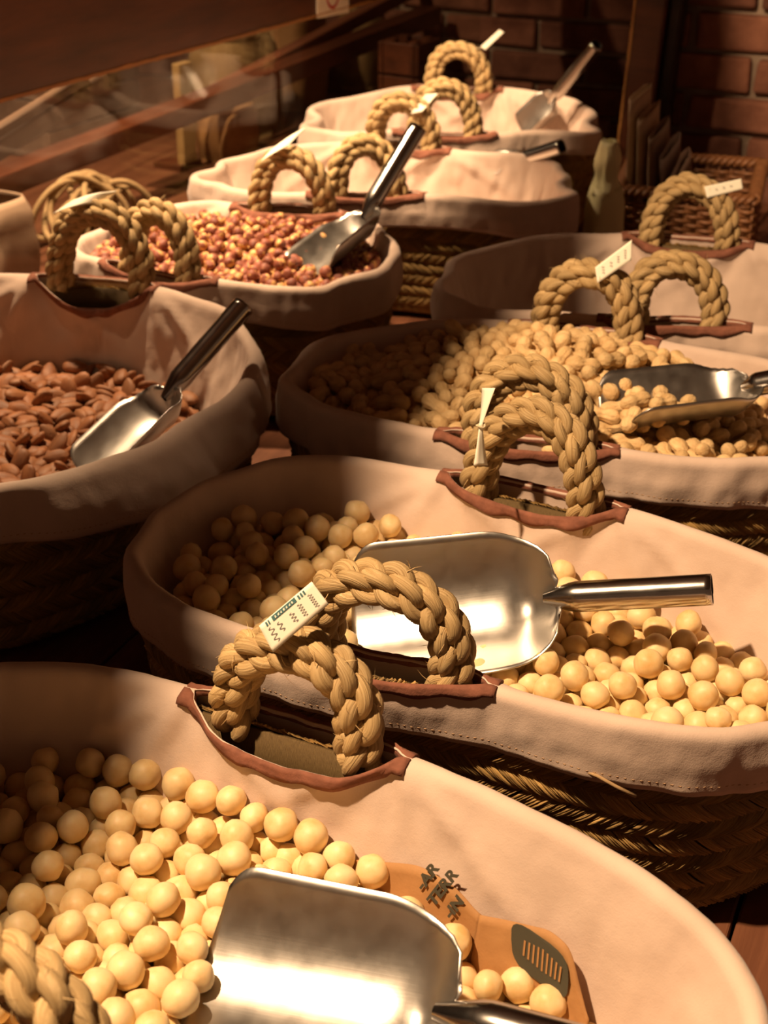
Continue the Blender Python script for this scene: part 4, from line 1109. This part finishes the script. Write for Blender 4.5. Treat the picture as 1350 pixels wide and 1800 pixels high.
for j in range(rows_):
    P = []; n = stk_n*4
    for i in range(n+1):
        x, y, sd = perim((i+.5)/n); a = math.cos(PI*(i/4.0)+PI*j)*.0036; P.append((x+nrm4[sd][0]*a, y+nrm4[sd][1]*a, .006+j*(THT-.018)/rows_+.0006*nz(i*.2, j)))
    MB().tube(P, .0038, 6, False).build('weaver', WICK, tray, True)
for s_ in range(3):
    n = 260; P = []
    for i in range(n+1):
        x, y, sd = perim(i/n); a = i/n*2*PI*26+s_*2*PI/3; P.append((x+nrm4[sd][0]*.0075*math.cos(a), y+nrm4[sd][1]*.0075*math.cos(a), THT+.0055*math.sin(a)))
    MB().tube(P, .0046, 7, False).build('rim_cane', WICK, tray, True)
MB().box((TW/2, TD/2, .004), (TW-.006, TD-.006, .006)).build('tray_bottom', WICK, tray)
BAGP = [m_wood('bag_paper_%d' % i, c, tuple(v*1.25 for v in c), (30, 30, 30), .7) for i, c in enumerate([(.50, .37, .25), (.26, .17, .12), (.17, .10, .07), (.15, .09, .065)])]
def flat_bag(c, rot, size, m, label, i):
    rt_ = empty('folded_paper_bag', c, 0, label, 'paper bag', 'folded paper bags in the wicker tray'); rt_.rotation_euler = rot
    w_, h_, d_ = size; nu, nv = 9, 12; G = []
    for a in range(nu):
        for b in range(nv):
            x = -w_/2+w_*a/(nu-1); z = h_*b/(nv-1); G.append((x, d_/2*(1-abs(2*a/(nu-1)-1)**6)+.003*nz(x*20+i, z*14), z))
    G = np.array(G); B_ = G.copy(); B_[:, 1] = -B_[:, 1]+.001; F = gridF(nu, nv).tolist()
    meshobj('bag_front', B_, F, m, rt_, True, solid=.0008); meshobj('bag_back', G, F, m, rt_, True, solid=.0008)
    return rt_
def tw_(x, y, z): return tray.matrix_basis @ Vector((x, y, z))
M_t = Matrix.Translation(tr_o) @ Matrix.Rotation(TA, 4, 'Z')
for i, (x, y, ang, sz, mi) in enumerate([(.022, .110, -.10, (.10, .270, .012), 0), (.042, .110, -.16, (.10, .245, .012), 0), (.064, .105, -.22, (.095, .225, .014), 1), (.088, .100, -.30, (.095, .205, .012), 3), (.112, .110, -.46, (.09, .190, .012), 2)]):
    p = M_t @ Vector((x, y, .010))
    flat_bag(p, (0.0, ang, TA+math.radians(78)), sz, BAGP[mi], ['tallest pale kraft bag leaning in the wicker tray', 'second pale kraft bag standing beside the tallest one', 'grey-brown folded bag in the middle of the wicker tray', 'dark folded bag leaning low in the wicker tray', 'dark brown bag leaning furthest over in the wicker tray'][i], i)
YEL, _, yb = mat('yellow_plastic', (.88, .84, .50), .45); yb.inputs['Transmission Weight'].default_value = .15
yb_ = sack('yellow_bag', (.345, 2.285, TABLE), (.056, .046, .165), .3, YEL, 'pale yellow plastic bag standing between the straw baskets and the wicker tray', 'bag', 8, False)
G = np.array([[(r_*(1+.35*nz(a*2.5, z*30, 4))*math.cos(a), r_*(1+.35*nz(a*2.5, z*30, 4))*math.sin(a), z) for a in np.linspace(0, 2*PI, 33)] for z, r_ in zip(np.linspace(.155, .235, 12), np.interp(np.linspace(0, 1, 12), [0, .3, .6, 1], [.024, .016, .020, .012]))])
meshobj('crumpled_mouth', G.reshape(-1, 3), gridF(12, 33), YEL, yb_, True, solid=.0008)

# loose stalk caught under the cuff of the second macadamia basket
Rb = RIMS['B2']; P = []
for k, (x, y) in enumerate(((1020, 1352), (1050, 1364), (1082, 1382), (1118, 1400))):
    best = None
    for z in np.linspace(-.04, -.14, 60):
        q, off, zz = wall_uv(Rb, bp(x, y, z)); e = abs(off-.012)
        if best is None or e < best[0]: best = (e, bp(x, y, z))
    P.append(Rb.local(np.array(best[1])))
MB().tube(np.array(P), .0013, 6).build('loose_stalk', ROPE2, ROOTS['B2'], True)
